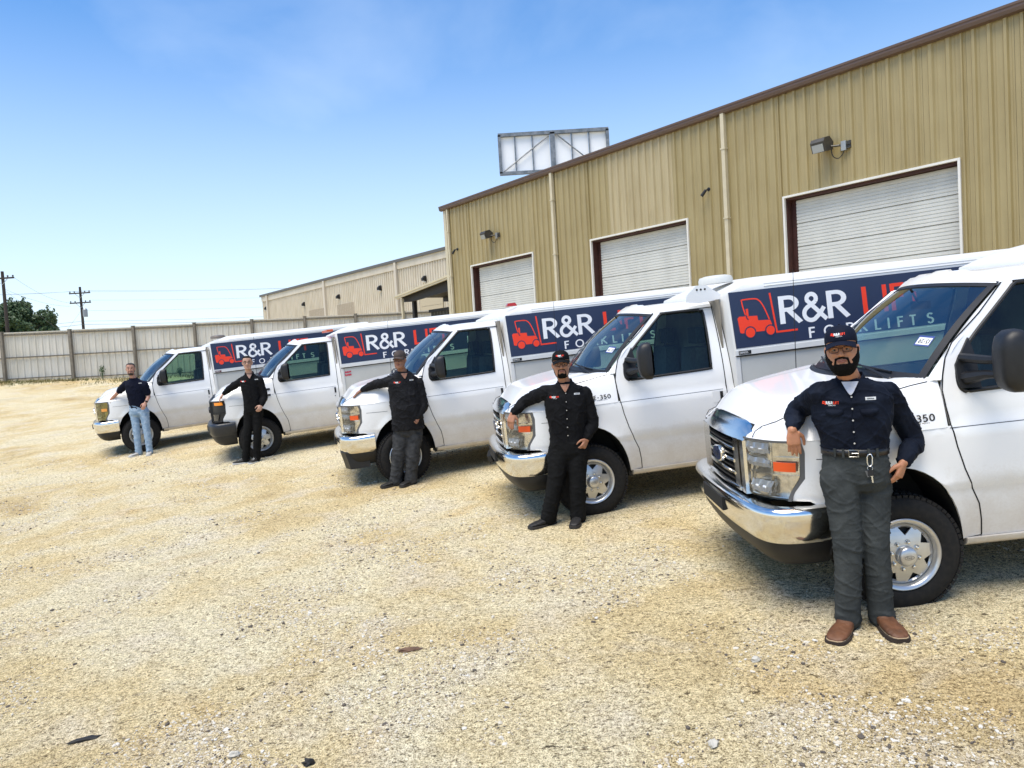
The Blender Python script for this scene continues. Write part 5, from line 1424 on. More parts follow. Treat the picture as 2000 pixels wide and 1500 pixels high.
def m_fairing(par):
    """white end plate with three marker holes, bridging cab roof and body roof"""
    res = []
    for far_ in (False,):
        f = (lambda p: mir(p)) if far_ else (lambda p: V(p))
        pl = [(-1.25, 2.125), (-1.27, 2.20), (-1.38, 2.29), (-1.49, 2.287), (-1.605, 2.20), (-1.655, 2.17), (-1.655, 2.12), (-1.40, 2.10)]
        a_ = [f(V((x_, -.20, z_))) for x_, z_ in pl]; b_ = [f(V((x_, -.16, z_))) for x_, z_ in pl]
        mb = MB(); mb.loft([a_, b_] if far_ else [a_[::-1], b_[::-1]]); res.append(mb.out('fairing_plate', PAINT, par))
        mb = MB()
        for x_ in (-1.385, -1.43, -1.475): mb.tube([f(V((x_, -.17, 2.245))), f(V((x_, -.156, 2.245)))], .011, 8)
        res.append(mb.out('marker_hole', BLACKM, par))
    mb = MB(); mb.loft([[V((x_, y_, z_)) for x_, z_ in ((-1.30, 2.14), (-1.39, 2.27), (-1.49, 2.27), (-1.60, 2.19), (-1.645, 2.14))] for y_ in (-.201, -.24)]); res.append(mb.out('fairing_rib', PAINT, par))
    return res
def m_name_plate(par, txt):
    mb = MB(); mb.box((-1.80, .117, 1.518), (-1.665, .1245, 1.556)); o1 = mb.out('maker_plate', BLACKP if txt != 'red' else mat('plate_maroon', (.10, .015, .02), .4), par)
    mb = MB(); ms, tw = text_mesh('EXPRESS', .020, .17, .22); put_text(mb, ms, lambda a, b_, k: V((-1.673 - a * .97, .1255 + k, 1.527 + b_))); o2 = mb.out('maker_lettering', PRINTW, par)
    return [o1, o2]

GTL = {}
def van(i, X, Y, a, zo, label, opts):
    base = V((X, Y, gz(X, Y) - .0)); Nn = V((-GA, -GB, 1)).normalized()
    f = V((-math.cos(a), -math.sin(a), -GA * math.cos(a) - GB * math.sin(a))).normalized(); l_ = Nn.cross(f)
    t = bpy.data.objects.new('service_van', None); C.objects.link(t); tag(t, label, 'van', 'white service vans parked in a row')
    base.z = GA * X + GB * Y + zo - .0
    t.matrix_world = Matrix(((f.x, l_.x, Nn.x, base.x), (f.y, l_.y, Nn.y, base.y), (f.z, l_.z, Nn.z, base.z), (0, 0, 0, 1)))
    add('body', 'body', m_body, t); add('seams', 'x', m_seams, t); add('doors', 'x', m_doors, t)
    add('mir' + str(opts.get('big', 1)), 'x', lambda p: m_mirrors(p, opts.get('big', 1)), t)
    add('roof', 'x', m_roof, t); add('screen', 'x', m_screen, t); add('int', 'x', m_interior, t); add('under', 'x', m_under, t)
    bm_ = CHROME if opts.get('chrome', 1) else mat('black_bumper', (.016, .018, .022), .35)
    gm_ = CHROME if opts.get('chrome', 1) else BLACKP
    if opts.get('chrome', 1): add('bump', 'x', lambda p: m_bumper(p, bm_), t); add('grille', 'x', lambda p: m_grille(p, gm_), t)
    else: m_bumper(t, bm_); m_grille(t, gm_)
    add('val', 'x', m_valance, t); add('lamp' + opts.get('lamp', 'clear'), 'x', lambda p: m_lamp(p, opts.get('lamp', 'clear')), t)
    add('box', 'x', m_box, t); add('banner', 'x', banner_parts, t)
    for (wx, wy, fr_) in ((opts.get('wx', 0), -.012, 1), (0, -1.988, 1), (-3.5, .02, 0), (-3.5, -2.02, 0)):
        build_wheel(t, wx, wy, wy < -1, opts.get('steer', 0) if fr_ else 0)
    if opts.get('ant', 1): add('ant', 'x', m_antenna, t)
    if opts.get('badge'): add('b350', 'x', m_badge350, t)
    if opts.get('vents'): add('vents', 'x', m_vents, t)
    if opts.get('fairing'): add('fair', 'x', m_fairing, t)
    if opts.get('plate'): m_name_plate(t, opts['plate'])
    return t
ST = [(2.44251429, 4.73782111, -.0174502313, -.119169726), (.805271668, 7.75475442, .130420789, -.089508282), (-1.52348127, 10.4480807, .255643246, -.0304728409), (-4.76224904, 14.0042291, .344610795, .0481514865), (-8.12362417, 16.2706353, .482149085, .179190450)]
v1 = van(1, *ST[0], 'nearest white service van, chrome bumper and grille, cut off by the right edge', dict(badge=1, plate='b', wx=-.035))
v2 = van(2, *ST[1], 'second nearest white service van, with a dome vent on its body roof', dict(badge=1, fairing=1, plate='b'))
v3 = van(3, *ST[2], 'middle white service van with a red beacon and a black block under the bumper', dict(big=0, plate='b', steer=.22))
v4 = van(4, *ST[3], 'white service van with black bumper and black headlight surround', dict(big=0, chrome=0, lamp='black', vents=1))
v5 = van(5, *ST[4], 'farthest white service van with yellowed headlights, beside the man in jeans', dict(big=0, lamp='yellow', vents=1, plate='red', ant=1))
# extras that differ from van to van
MB().loft([[V((-1.80 + .19 * math.cos(t) * k, -.62 + .19 * math.sin(t) * k, z)) for t in [2 * math.pi * i / 24 for i in range(24)]] for k, z in ((1, 2.30), (1, 2.345), (.93, 2.375), (.6, 2.39), (.1, 2.395))]).out('dome_vent', mat('vent_white', (.62, .62, .58), .4), v2, True, 40)
MB().loft([[V((-1.92 + .17 * math.cos(t) * k, -.7 + .17 * math.sin(t) * k, z)) for t in [2 * math.pi * i / 24 for i in range(24)]] for k, z in ((1, 2.30), (1, 2.335), (.9, 2.36), (.5, 2.375), (.1, 2.38))]).out('dome_vent', mat('vent_brown', (.16, .13, .10), .4), v5, True, 40)
mb = MB(); mb.loft([[V((-1.90 + x_ * k, -.5 + y_ * k, z)) for x_, y_ in ((-.075, -.05), (.075, -.05), (.075, .05), (-.075, .05))] for k, z in ((1, 2.315), (1, 2.335), (.75, 2.365))]); mb.out('beacon', REDL, v3)
mb = MB(); mb.box((-1.62, -1.2, 2.235), (-1.50, -.25, 2.275)); mb.out('roof_light_bar', mat('orange_red', (.62, .09, .02), .3), v4)
mb = MB(); mb.loft([[V((x_, y_, z_)) for x_, y_ in ((.82 + q, -.12), (.88 + q, -.30), (.86 + q, -1.2), (.50, -1.2), (.50, -.09))] for z_, q in ((.53, 0), (.40, -.03), (.295, -.05))]); mb.out('tow_block', BLACKP, v3)
mb = MB(); mb.tube([(.86, -1.75, .55), (.885, -1.75, .50), (.86, -1.75, .42)], .05, 6); mb.out('tow_hook', BLACKP, v2)
# red stamp sticker on the body side of the fourth van
mb = MB(); rnd = random.Random(5)
PK = mat('sticker_red', (.55, .06, .10), .5)
for r_ in range(2):
    for k in range(9):
        x_ = -1.70 - .0125 * k * 1.1; z_ = 1.415 - r_ * .055
        mb.add([V((x_ + dx * rnd.uniform(.6, 1.2), .1085 + .0002 * k, z_ + dz * rnd.uniform(.5, 1.2))) for dx, dz in ((.008, -.018), (-.008, -.020), (-.009, .018), (.007, .02))], [(0, 1, 2, 3)])
mb.out('stamp_sticker', PK, v4)
# inspection stickers inside the screens of the near vans
for vv in (v1, v2):
    w0 = ws(.055, .30); du = (ws(.10, .30) - w0).normalized(); dv_ = (ws(.055, .36) - w0).normalized(); nn = du.cross(dv_).normalized(); nn = nn if nn.x > 0 else -nn; w0 = w0 + nn * .004
    SB = mat('sticker_blue', (.03, .06, .22), .5)
    mb = MB(); mb.add([w0 + du * a + dv_ * b_ for a, b_ in ((0, 0), (.115, 0), (.115, .088), (0, .088))], [(0, 1, 2, 3)]); vs_, fs_ = thicken(mb.v, mb.f, .001); mk('inspection_sticker', vs_, fs_, SB, vv)
    mb = MB(); mb.add([w0 + nn * .0015 + du * a + dv_ * b_ for a, b_ in ((.008, .012), (.107, .012), (.107, .072), (.008, .072))], [(0, 1, 2, 3)]); mk('sticker_field', mb.v, mb.f, PRINTW, vv)
    mb = MB(); ms, tw = text_mesh('12-26', .034, .16, .14); put_text(mb, ms, lambda a, b_, k: w0 + nn * (.0028 + k) + du * (.014 + a * .92) + dv_ * (.024 + b_)); mk('sticker_number', mb.v, mb.f, BLACKM, vv)
# ------------------------------------------------------------------ people
def skin_mat(name, c): 
    m = mat(name, c, .5, noise_amt=.18, scale=14, bump=.05, bscale=90)
    m.node_tree.nodes['Principled BSDF'].inputs['Subsurface Weight'].default_value = .06
    return m
def cloth(name, c, c2=None, rough=.85, bump=.35, sc=9): return mat(name, c, rough, noise_amt=.25, scale=sc, col2=c2, bump=bump, bscale=16, spec=.10)
def remeshed(mb, name, m, parent, vox, sm=2, disp=None, iters=None):
    me = bpy.data.meshes.new('tmp'); me.from_pydata([tuple(v) for v in mb.v], [], mb.f)
    bm = bmesh.new(); bm.from_mesh(me); bmesh.ops.recalc_face_normals(bm, faces=bm.faces); bm.to_mesh(me); bm.free()
    o = bpy.data.objects.new('tmp', me); C.objects.link(o)
    r = o.modifiers.new('r', 'REMESH'); r.mode = 'VOXEL'; r.voxel_size = vox
    if sm: s_ = o.modifiers.new('s', 'SMOOTH'); s_.factor = .5; s_.iterations = sm
    dg = bpy.context.evaluated_depsgraph_get(); me2 = bpy.data.meshes.new_from_object(o.evaluated_get(dg)); bpy.data.objects.remove(o)
    if disp:
        me2.update(); nr = [v.normal.copy() for v in me2.vertices]
        for v, n in zip(me2.vertices, nr): v.co += n * disp(v.co)
    me2.materials.clear(); me2.materials.append(m); me2.polygons.foreach_set('use_smooth', [True] * len(me2.polygons)); me2.name = name
    o2 = bpy.data.objects.new(name, me2); link(o2, parent); return o2
def bvh_of(o): me = o.data; return BVHTree.FromPolygons([v.co for v in me.vertices], [tuple(p.vertices) for p in me.polygons])
def ring_e(c, R, Fw, rx, ry, n=20, p=.85):
    out = []
    for i in range(n):
        a = 2 * math.pi * i / n; ca, sa = math.cos(a), math.sin(a)
        out.append(V(c) + R * rx * math.copysign(abs(ca) ** p, ca) + Fw * ry * math.copysign(abs(sa) ** p, sa))
    return out
def limb(mb, pts, rs, n=14, k=5):
    P = smooth_path(pts, k); m_ = len(P); rr = []
    for i in range(m_):
        t = i / (m_ - 1) * (len(rs) - 1); j = min(int(t), len(rs) - 2); rr.append(rs[j] + (rs[j + 1] - rs[j]) * (t - j))
    mb.tube(P, rr, n); mb.ball(P[0], rr[0], 12, 8); mb.ball(P[-1], rr[-1], 12, 8); return P
def hand(mb, w_, tip, palm, S_, curl=.5, spread=.10, thumb=1, side_=1):
    """palm and five fingers: w_ wrist, tip the pointing target, palm the palm normal; thumb on side_"""
    d = (V(tip) - V(w_)).normalized(); pn = V(palm); pn = (pn - d * pn.dot(d)).normalized(); lat = d.cross(pn) * side_
    L_ = .092 * S_; W_ = .041 * S_
    mb.loft([ring_e(w_ + d * L_ * t - pn * .004 * t, lat, pn, W_ * a, .0155 * S_ * b, 14, .7) for t, a, b in ((-.12, .62, 1.25), (.15, .74, 1.2), (.45, .96, 1.1), (.8, 1.03, .95), (1.0, .95, .75))])
    for i, (off, ln, bl) in enumerate(((.75, .072, .95), (.26, .080, 1.0), (-.24, .075, .98), (-.72, .059, .92))):
        p0 = w_ + d * L_ * bl * .88 + lat * W_ * off * .92; dd = (d + lat * off * spread).normalized(); pts = [p0]; ang = 0; r = .0092 * S_ if i < 3 else .0082 * S_
        for sgl, ca in ((.46, curl * .75 + i * .05), (.31, curl), (.26, curl * .7)):
            ang += ca; q = dd * math.cos(ang) + pn * math.sin(ang); pts.append(pts[-1] + q * ln * S_ * sgl * 1.05)
        mb.tube(pts, [r * 1.12, r, r * .94, r * .78], 8); mb.ball(pts[-1], r * .78, 8, 6)
        for q in pts[1:3]: mb.ball(q, r * 1.03, 8, 6)
    if thumb:
        p0 = w_ + d * L_ * .22 + lat * W_ * .70; dd = (d * .62 + lat * .70 + pn * .35).normalized(); p1 = p0 + dd * .040 * S_; dd = (d * .88 + lat * .25 + pn * .40).normalized(); p2 = p1 + dd * .032 * S_; p3 = p2 + (d + pn * .35).normalized() * .026 * S_
        mb.tube([p0, p1, p2, p3], [.0155 * S_, .0125 * S_, .0105 * S_, .0088 * S_], 8); mb.ball(p3, .0088 * S_, 8, 6); mb.ball(p2, .0108 * S_, 8, 6)
HS = [(-.119, .020, .066, .005), (-.108, .042, .080, -.010), (-.090, .054, .087, -.030), (-.065, .061, .087, -.052), (-.035, .066, .086, -.072), (0, .070, .083, -.088), (.03, .0735, .086, -.098), (.06, .0745, .086, -.099), (.085, .068, .078, -.090), (.105, .048, .055, -.065), (.117, .020, .022, -.03)]
def head_pt(HC, hx, hf, hu, S_): return lambda a, b, c: HC + hx * a * S_ + hf * b * S_ + hu * c * S_
def add_head(mb, W, fat=1.):
    rings = []
    for z, hw, fr, bk in HS:
        c = (fr + bk) / 2; d = (fr - bk) / 2; k = fat if z < .02 else 1
        rg = []
        for i in range(24):
            a = 2 * math.pi * i / 24; ca, sa = math.cos(a), math.sin(a); rg.append(W(1.05 * hw * k * math.copysign(abs(ca) ** .85, ca), c + d * math.copysign(abs(sa) ** .92, sa), z))
        rings.append(rg)
    mb.loft(rings)
    # nose, brow, cheeks, lips, chin, ears
    mb.tube([W(0, .080, .024), W(0, .093, .004), W(0, .104, -.016), W(0, .106, -.024)], [.008, .0095, .0125, .012], 8); mb.ball(W(0, .104, -.024), .0145, 8, 6)
    for q in (-1, 1):
        mb.ball(W(q * .0125, .094, -.027), .0095, 8, 6); mb.ball(W(q * .034, .066, -.018), .024, 10, 8); mb.tube([W(q * .010, .086, .026), W(q * .034, .080, .031), W(q * .055, .062, .024)], [.008, .009, .007], 6)
        ex = [W(q * .074, .0, .012), W(q * .080, -.012, .018), W(q * .082, -.014, -.004), W(q * .076, -.004, -.030)]; mb.tube(ex, [.010, .013, .012, .008], 8)
    mb.ball(W(0, .070, -.098), .020, 10, 8); mb.tube([W(-.022, .080, -.056), W(0, .088, -.054), W(.022, .080, -.056)], [.006, .009, .006], 6)
def glasses(W, par, m, lens):
    mb = MB()
    for q in (-1, 1):
        rim = [W(q * (.034 + .0245 * math.copysign(abs(math.cos(a)) ** .7, math.cos(a))), .099 - .010 * abs(math.cos(a)) * (1 if math.cos(a) > 0 else .2) - .004, .005 + .0165 * math.copysign(abs(math.sin(a)) ** .75, math.sin(a))) for a in [2 * math.pi * i / 20 for i in range(20)]]
        mb.tube(rim, .0022, 5, closed=True); mb.tube([W(q * .0585, .088, .010), W(q * .074, .05, .012), W(q * .078, -.005, .012)], .002, 5)
    mb.tube([W(-.010, .100, .008), W(0, .103, .011), W(.010, .100, .008)], .002, 5)
    return mb.out('glasses', m, par)
def face_parts(W, par, brow, beard=None, smile=False, eyes=True, skinm=None, S_=1.):
    for q in (-1, 1):
        MB().ball(W(q * .032, .0722, .006), .0120 * S_, 10, 8).out('eye', mat('eye_white', (.22, .18, .16), .3), par, True)
        MB().ball(W(q * .0315, .0792, .0055), .0066 * S_, 8, 6).out('iris', mat('iris_dark', (.018, .010, .006), .15), par, True)
        MB().tube([W(q * .0165, .0835, .0115), W(q * .031, .0868, .0145), W(q * .047, .078, .0095)], [.0034, .0052, .0032], 5).out('eyelid', skinm, par)
        MB().tube([W(q * .013, .094, .028), W(q * .033, .0925, .036), W(q * .056, .073, .029)], [.0035, .0048, .0025], 6).out('eyebrow', brow, par)
    MB().tube([W(-.026, .082, -.0555 + (.006 if smile else 0)), W(-.012, .094, -.0535), W(0, .097, -.0555), W(.012, .094, -.0535), W(.026, .082, -.0555 + (.006 if smile else 0))], [.0025, .0045, .004, .0045, .0025], 6).out('upper_lip', mat('lip', (.30, .105, .075), .45), par, True)
    MB().tube([W(-.022, .084, -.062 + (.004 if smile else 0)), W(0, .097, -.0645), W(.022, .084, -.062 + (.004 if smile else 0))], [.003, .0055, .003], 6).out('lower_lip', MATS['lip'], par, True)
    if smile: MB().tube([W(-.018, .0895, -.058), W(0, .0985, -.0595), W(.018, .0895, -.058)], [.0015, .0028, .0015], 6).out('teeth', mat('teeth', (.75, .73, .68), .3), par)
def cap(W, par, m, brimm, logo=True, trucker=None):
    rings = []
    for z, k in ((.040, 1.0), (.052, 1.02), (.08, 1.0), (.105, .90), (.125, .70), (.137, .42), (.141, .12)):
        rings.append([W(.0835 * k * math.cos(a), -.006 + .102 * k * math.sin(a), z + (.012 * (1 if math.sin(a) > 0 else -.3) * abs(math.sin(a)) if z < .06 else 0)) for a in [2 * math.pi * i / 28 for i in range(28)]])
    o = MB().loft(rings).out('cap', m, par, True, 60)
    vs = []; fs = []; n = 16; rr = 5
    for j in range(rr + 1):
        for i in range(n + 1):
            a = math.pi * (.06 + .88 * i / n); t = j / rr; x = .078 * math.cos(a) * (1 + .04 * t); y = .085 * math.sin(a) - .0 + t * .068 * math.sin(a) ** .6
            vs.append(W(x, y + .006, .052 - .022 * t - .30 * x * x / .078 * (.6 + .5 * t)))
    for j in range(rr):
        for i in range(n): a = j * (n + 1) + i; fs.append((a, a + 1, a + n + 2, a + n + 1))
    n_ = (vs[fs[8][1]] - vs[fs[8][0]]).cross(vs[fs[8][2]] - vs[fs[8][0]])
    if n_.dot(W(0, 0, 1) - W(0, 0, 0)) < 0: fs = flip(fs)
    vs, fs = thicken(vs, fs, .003); mk('cap_brim', vs, fs, brimm, o, True, 0, 50)
    MB().ball(W(0, -.006, .142), .007, 8, 6).out('cap_button', m, o, True)
    if trucker:
        for q in (-1, 1):
            mb = MB(); mb.grid(5, 5, lambda u, v: W(q * (.0845 + .002) * math.cos(.25 - 1.0 * u) * (1 - .12 * v * v), -.006 + .104 * math.sin(.25 - 1.0 * u) * (1 - .12 * v), .052 + .05 * v))
            mk('cap_mesh', *thicken(mb.v, mb.f, .001), trucker, o)
    if logo:
        b = bvh_of(o); N_ = (W(0, 1, 0) - W(0, 0, 0)).normalized(); bx_ = (W(1, 0, 0) - W(0, 0, 0)).normalized(); bu = (W(0, 0, 1) - W(0, 0, 0)).normalized()
        logo_print(b, W(-.038, .2, .082), bx_, bu, -N_, .016, o)
    return o
def project(b, p, d, off):
    h = b.ray_cast(p, d, 2.0)
    return (h[0] - d * off) if h[0] else p + d * .08
def logo_print(b, org, right, up, d, h, par, tagonly=False):
    """small embroidered company mark: red pictogram, white R&R, red LIFT"""
    f = lambda x, z, k: project(b, org + right * x + up * z, d, .0022 + k)
    wm, rm = MB(), MB()
    put_text(rm, strokes_mesh([[(-.30 * h, .25 * h), (.35 * h, .25 * h)], [(-.1 * h, .3 * h), (0, .9 * h), (.35 * h, .8 * h)], [(.55 * h, .95 * h), (.62 * h, .0), (.9 * h, 0)]], h * .30), f)
    ms, tw = text_mesh('R&R', h * .9, .20, .12); put_text(wm, [([(x + .85 * h, y) for x, y in v_], f_) for v_, f_ in ms], f)
    x1 = .85 * h + tw + .15 * h; ms, tw = text_mesh('LIFT', h * .9, .18, .12); put_text(rm, [([(x + x1, y) for x, y in v_], f_) for v_, f_ in ms], f)
    ms, tw = text_mesh('FORKLIFTS', h * .30, .2, .35); put_text(wm, [([(x + 1.5 * h, y - .55 * h) for x, y in v_], f_) for v_, f_ in ms], f)
    wm.out('embroidery_white', PRINTW, par); rm.out('embroidery_red', PRINTR, par)

def person(label, S_, J, YB, yaw=0., head_yaw=None, head_tilt=0., o={}):
    P = {}
    for k, q in J.items(): P[k] = at(q[0], q[1], q[2] if len(q) > 2 else YB)
    base = (P['anR'] + P['anL']) / 2; base.z = gz(base.x, base.y)
    t = thing('person', label, 'person', (0, 0, 0)); t.location = base
    sub = lambda ob: to_loc(ob, base)
    for k in P: P[k] = P[k] - base
    for s_ in 'RL':
        gzl = gz(P['an' + s_].x + base.x, P['an' + s_].y + base.y) - base.z + .006; P['an' + s_].z = gzl + .095 * S_
        P['toe' + s_].z = gz(P['toe' + s_].x + base.x, P['toe' + s_].y + base.y) - base.z + .006
    toc_ = V((-base.x, -base.y, 0)).normalized()
    def rotz(v, a): return Matrix.Rotation(a, 3, 'Z') @ v
    Fw = rotz(toc_, yaw); R = V((0, 0, 1)).cross(Fw) * -1          # R: towards the person's right (left in the picture)
    R = V((Fw.y, -Fw.x, 0)) * -1
    if R.x > 0: R = -R
    LX = -R
    up_sp = (P['neck'] - P['pel']).normalized()
    # ---- head frame
    hf = rotz(toc_, head_yaw if head_yaw is not None else yaw); hf = (hf + V((0, 0, .02))).normalized(); hx = hf.cross(V((0, 0, 1))).normalized(); hx = hx if hx.x > 0 else -hx
    hu = hx.cross(hf).normalized(); hu = hu if hu.z > 0 else -hu
    if head_tilt: q = Matrix.Rotation(head_tilt, 3, hf); hx = q @ hx; hu = q @ hu
    HS_ = S_ * o.get('headk', 1.0)
    W = head_pt(P['head'], hx, hf, hu, HS_)
    g = o.get('bulk', 1.); SK = o['skin']; vox = o.get('vox', .006)
    # ---- body: one continuous skin from head to ankles
    mb = MB(); add_head(mb, W, o.get('jaw', 1.))
    mb.tube([W(0, -.02, -.03), W(0, -.018, -.09), P['neck'] + V((0, 0, .01)), P['neck'] - V((0, 0, .06))], [.056 * S_ * o.get('jaw', 1.), .054 * S_ * o.get('jaw', 1.), .062 * S_, .08 * S_], 14)
    sp = [P['pel'].lerp(P['neck'], k) for k in (0, .3, .6, .88)]
    mb.loft([ring_e(c, R, Fw, a * S_, b * S_) for c, a, b in zip(sp, (.13, .125, .14, .11), (.09, .085, .09, .07))])
    for s_ in 'RL':
        limb(mb, [P['sh' + s_], P['el' + s_], P['wr' + s_]], [.042 * S_, .044 * S_, .038 * S_, .036 * S_, .027 * S_], 12)
        limb(mb, [P['hip' + s_], P['kn' + s_], P['an' + s_]], [.07 * S_, .06 * S_, .045 * S_, .045 * S_, .032 * S_], 12)
        hd = o['hand' + s_]; tipp = at(*hd['tip']) - base
        hand(mb, P['wr' + s_], tipp, V(hd['palm']), S_, hd.get('curl', .5), hd.get('spread', .1), 1, hd.get('side', 1))
        P['tip' + s_] = tipp
    body = remeshed(mb, 'body', SK, t, vox, 1)
    face_parts(W, t, o['brow'], smile=o.get('smile', False), skinm=SK, S_=HS_)
    if o.get('glasses'): glasses(W, t, *o['glasses'])
    # ---- hair / beard / cap
    HM = o['brow']
    mb = MB(); rings = []
    for z, hw, fr, bk in [h for h in HS if h[0] >= (-.035 if not o.get('cap') else -.035)]:
        k = 1.07; rg = []
        frh = fr
        for i in range(24):
            a = 2 * math.pi * i / 24; ca, sa = math.cos(a), math.sin(a); yy = (fr + bk) / 2 + (fr - bk) / 2 * sa * k
            lim = interp(z, [-.04, .0, .03, .055, .075, .09, .12], [-.03, -.012, .010, .030 if not o.get('cap') else .0, .066, .095, .1]); yy = min(yy, lim)
            rg.append(W(1.05 * hw * k * ca, yy, z + (.006 if z > .08 else 0)))
        rings.append(rg)
    mb.loft(rings)
    remeshed(mb, 'hair', HM, t, .006 * S_ * (1 if vox < .007 else 1.3), 1, lambda p: .0016 * noise.noise(p * 160))
    if o.get('beard'):
        mb = MB(); kind, bm_ = o['beard']
        rings = []
        full = kind == 'full'
        lv = [(-.134, .022, .060, -.01), (-.124, .037, .075, -.01), (-.106, .050, .087, -.012), (-.085, .060, .090, -.010), (-.066, .0665, .084, -.006), (-.045, .0715, .070, .0), (-.02, .0735, .040, .0), (.005, .0745, .018, -.002)] if full else [(-.122, .024, .070, .02), (-.108, .046, .086, .0), (-.088, .0575, .0915, -.004), (-.066, .0645, .0865, .0), (-.042, .0685, .060, .0), (-.02, .0705, .030, .0)]
        # horseshoe: a shell round jaw and chin, open over the mouth
        lv = [tuple(a_ + (b_ - a_) * k_ / 3 for a_, b_ in zip(lv[i_], lv[i_ + 1])) for i_ in range(len(lv) - 1) for k_ in range(3)] + [lv[-1]]
        for q in (-1, 1):
            for (z, hw, fr, bk) in lv:
                n = 10
                for i in range(n):
                    a0 = (math.pi / 2) * i / (n - 1); x = hw * math.cos(a0) * q; y = bk * .2 + (fr - bk * .2) * math.sin(a0) ** .9
                    if z > -.082 and abs(x) < .043: continue
                    mb.ball(W(x * .985 * o.get('jaw', 1.), y * .985, z), (.0115 if full else .0062) * HS_ * (.8 if z > -.03 else 1), 7, 5)
        for x in [-.03 + .006 * i for i in range(11)]: mb.ball(W(x, .0925 - abs(x) * .32, -.0425 - abs(x) * .22 + .003), .0062 * HS_ * (1.0 if full else .8), 7, 5)
        for q in (-1, 1):
            for k in range(6): mb.ball(W(q * (.030 + .002 * k), .085 - .001 * k, -.047 - .009 * k), .0072 * HS_ * (1 if full else .75), 7, 5)
        for x in (-.008, 0, .008): mb.ball(W(x, .086, -.080), .006 * HS_, 7, 5); mb.ball(W(x * 2, .084, -.094), .010 * HS_, 7, 5)
        remeshed(mb, 'beard', bm_, t, .0040 * S_ if vox < .007 else .0052, 1, lambda p: .0014 * noise.noise(p * 210))
    if o.get('cap'): cap(W, t, *o['cap'])
    # ---- trousers
    wrk = o.get('wrinkle', 1.)
    fold = lambda A, fz, fx, sd0: (lambda p: wrk * A * (max(0, 1 - abs(noise.noise(V((p.x * fx + sd0, p.y * fx, p.z * fz + p.x * 6 + 1.2 * noise.noise(p * 4))))) / .13) ** 1.4 + .6 * max(0, 1 - abs(noise.noise(V((p.x * fx * 1.7 - p.z * 6, p.y * fx * 1.7 + sd0, p.z * fz * 1.3)))) / .12) ** 1.4 + .8 * noise.noise(p * 4.0) - .25))
    TR = o['trousers']; tw = o.get('tw', 1.); mb = MB()
    pel = P['pel']
    mb.loft([ring_e(pel + up_sp * z * S_, R, Fw, a * S_ * g, b * S_ * g, 24) for z, a, b in ((-.13, .150, .115), (-.08, .178, .132), (.0, .180, .132), (.06, .170, .125), (.115, .163, .120))])
    for s_ in 'RL':
        hem = P['an' + s_] + V((0, 0, -.035 * S_)) + (P['toe' + s_] - P['an' + s_]).normalized() * .012
        hp = P['hip' + s_].copy()
        limb(mb, [hp, P['kn' + s_], hem], [.112 * S_ * g, .105 * S_ * tw, .088 * S_ * tw, .080 * S_ * tw, .076 * S_ * tw, .074 * S_ * tw, .076 * S_ * tw], 18)
    tr = remeshed(mb, 'trousers', TR, t, vox * 1.3, 4, fold(.0060, 12, 5, 3))
    # ---- shirt
    SH = o['shirt']; mb = MB(); hemz = o.get('hem', .10); L_ = (P['neck'] - pel).length
    prof = [(hemz * S_, .168, .126), (.17 * S_, .170, .130), (.27 * S_, .178, .134), (L_ * .62, .188, .132), (L_ * .80, .190, .120), (L_ * .93, .150, .092), (L_ * 1.03, .075, .070)]
    if o.get('long'): prof = [(hemz * S_, .195, .150)] + [(z, a * 1.05, b * 1.10) for z, a, b in prof[1:]]
    if o.get('belly'): prof = [(z, a * (1 + .06 * (z < .35)), b * (1 + o['belly'] * math.exp(-((z - .22) / .16) ** 2))) for z, a, b in prof]
    ck = lambda z: 1 + (o.get('chest', 1) - 1) * sstep((z - .12) / .15)
    mb.loft([ring_e(pel + up_sp * z, R, Fw, a * S_ * g * ck(z), b * S_ * g, 26, .85) for z, a, b in prof])
    for s_ in 'RL':
        sh, el, wr = P['sh' + s_], P['el' + s_], P['wr' + s_]
        if o.get('short'): mid = sh.lerp(el, .78); limb(mb, [sh, sh.lerp(el, .4), mid], [.078 * S_, .074 * S_, .068 * S_], 16)
        else:
            cuff = el.lerp(wr, .90); limb(mb, [sh, el, el.lerp(wr, .5), cuff], [.074 * S_ * g ** .5, .068 * S_, .063 * S_, .060 * S_, .055 * S_, .048 * S_, .040 * S_], 16)
        mb.tube([P['neck'] - up_sp * .055, sh - up_sp * .004], [.072 * S_, .072 * S_], 14); mb.ball(sh, .074 * S_, 12, 8)
    shirt = remeshed(mb, 'shirt', SH, t, vox * 1.25, 3, fold(.0075, 9, 6, 9))
    b = bvh_of(shirt)
    # collar and neck opening
    nk = P['neck']; cf = lambda x, z, off=.004: project(b, nk + LX * x + up_sp * z + Fw * .5, -Fw, off)
    if o.get('collar', True):
        for q in (-1, 1):
            pts = [nk - Fw * .062 * S_ + up_sp * .045 * S_ + LX * q * .02, nk + LX * q * .066 * S_ + up_sp * .050 * S_ - Fw * .005, nk + LX * q * .052 * S_ + up_sp * .012 * S_ + Fw * .062 * S_, cf(q * .006, -.072 * S_, .006)]
            mb = MB(); sm = smooth_path(pts, 5); vs = []; fs = []
            for i, p in enumerate(sm):
                tt = i / (len(sm) - 1); wv = .030 * S_ * (1 if tt < .7 else (1 - (tt - .7) / .3) * .8 + .2); outw = ((p - nk) - up_sp * (p - nk).dot(up_sp)).normalized()
                vs += [p, p + outw * .012 - up_sp * wv * .9]
            for i in range(len(sm) - 1): fs.append((2 * i, 2 * i + 1, 2 * i + 3, 2 * i + 2))
            mk('collar', *thicken(vs, fs, .004), SH, shirt, True)
        um = o.get('under', SK)
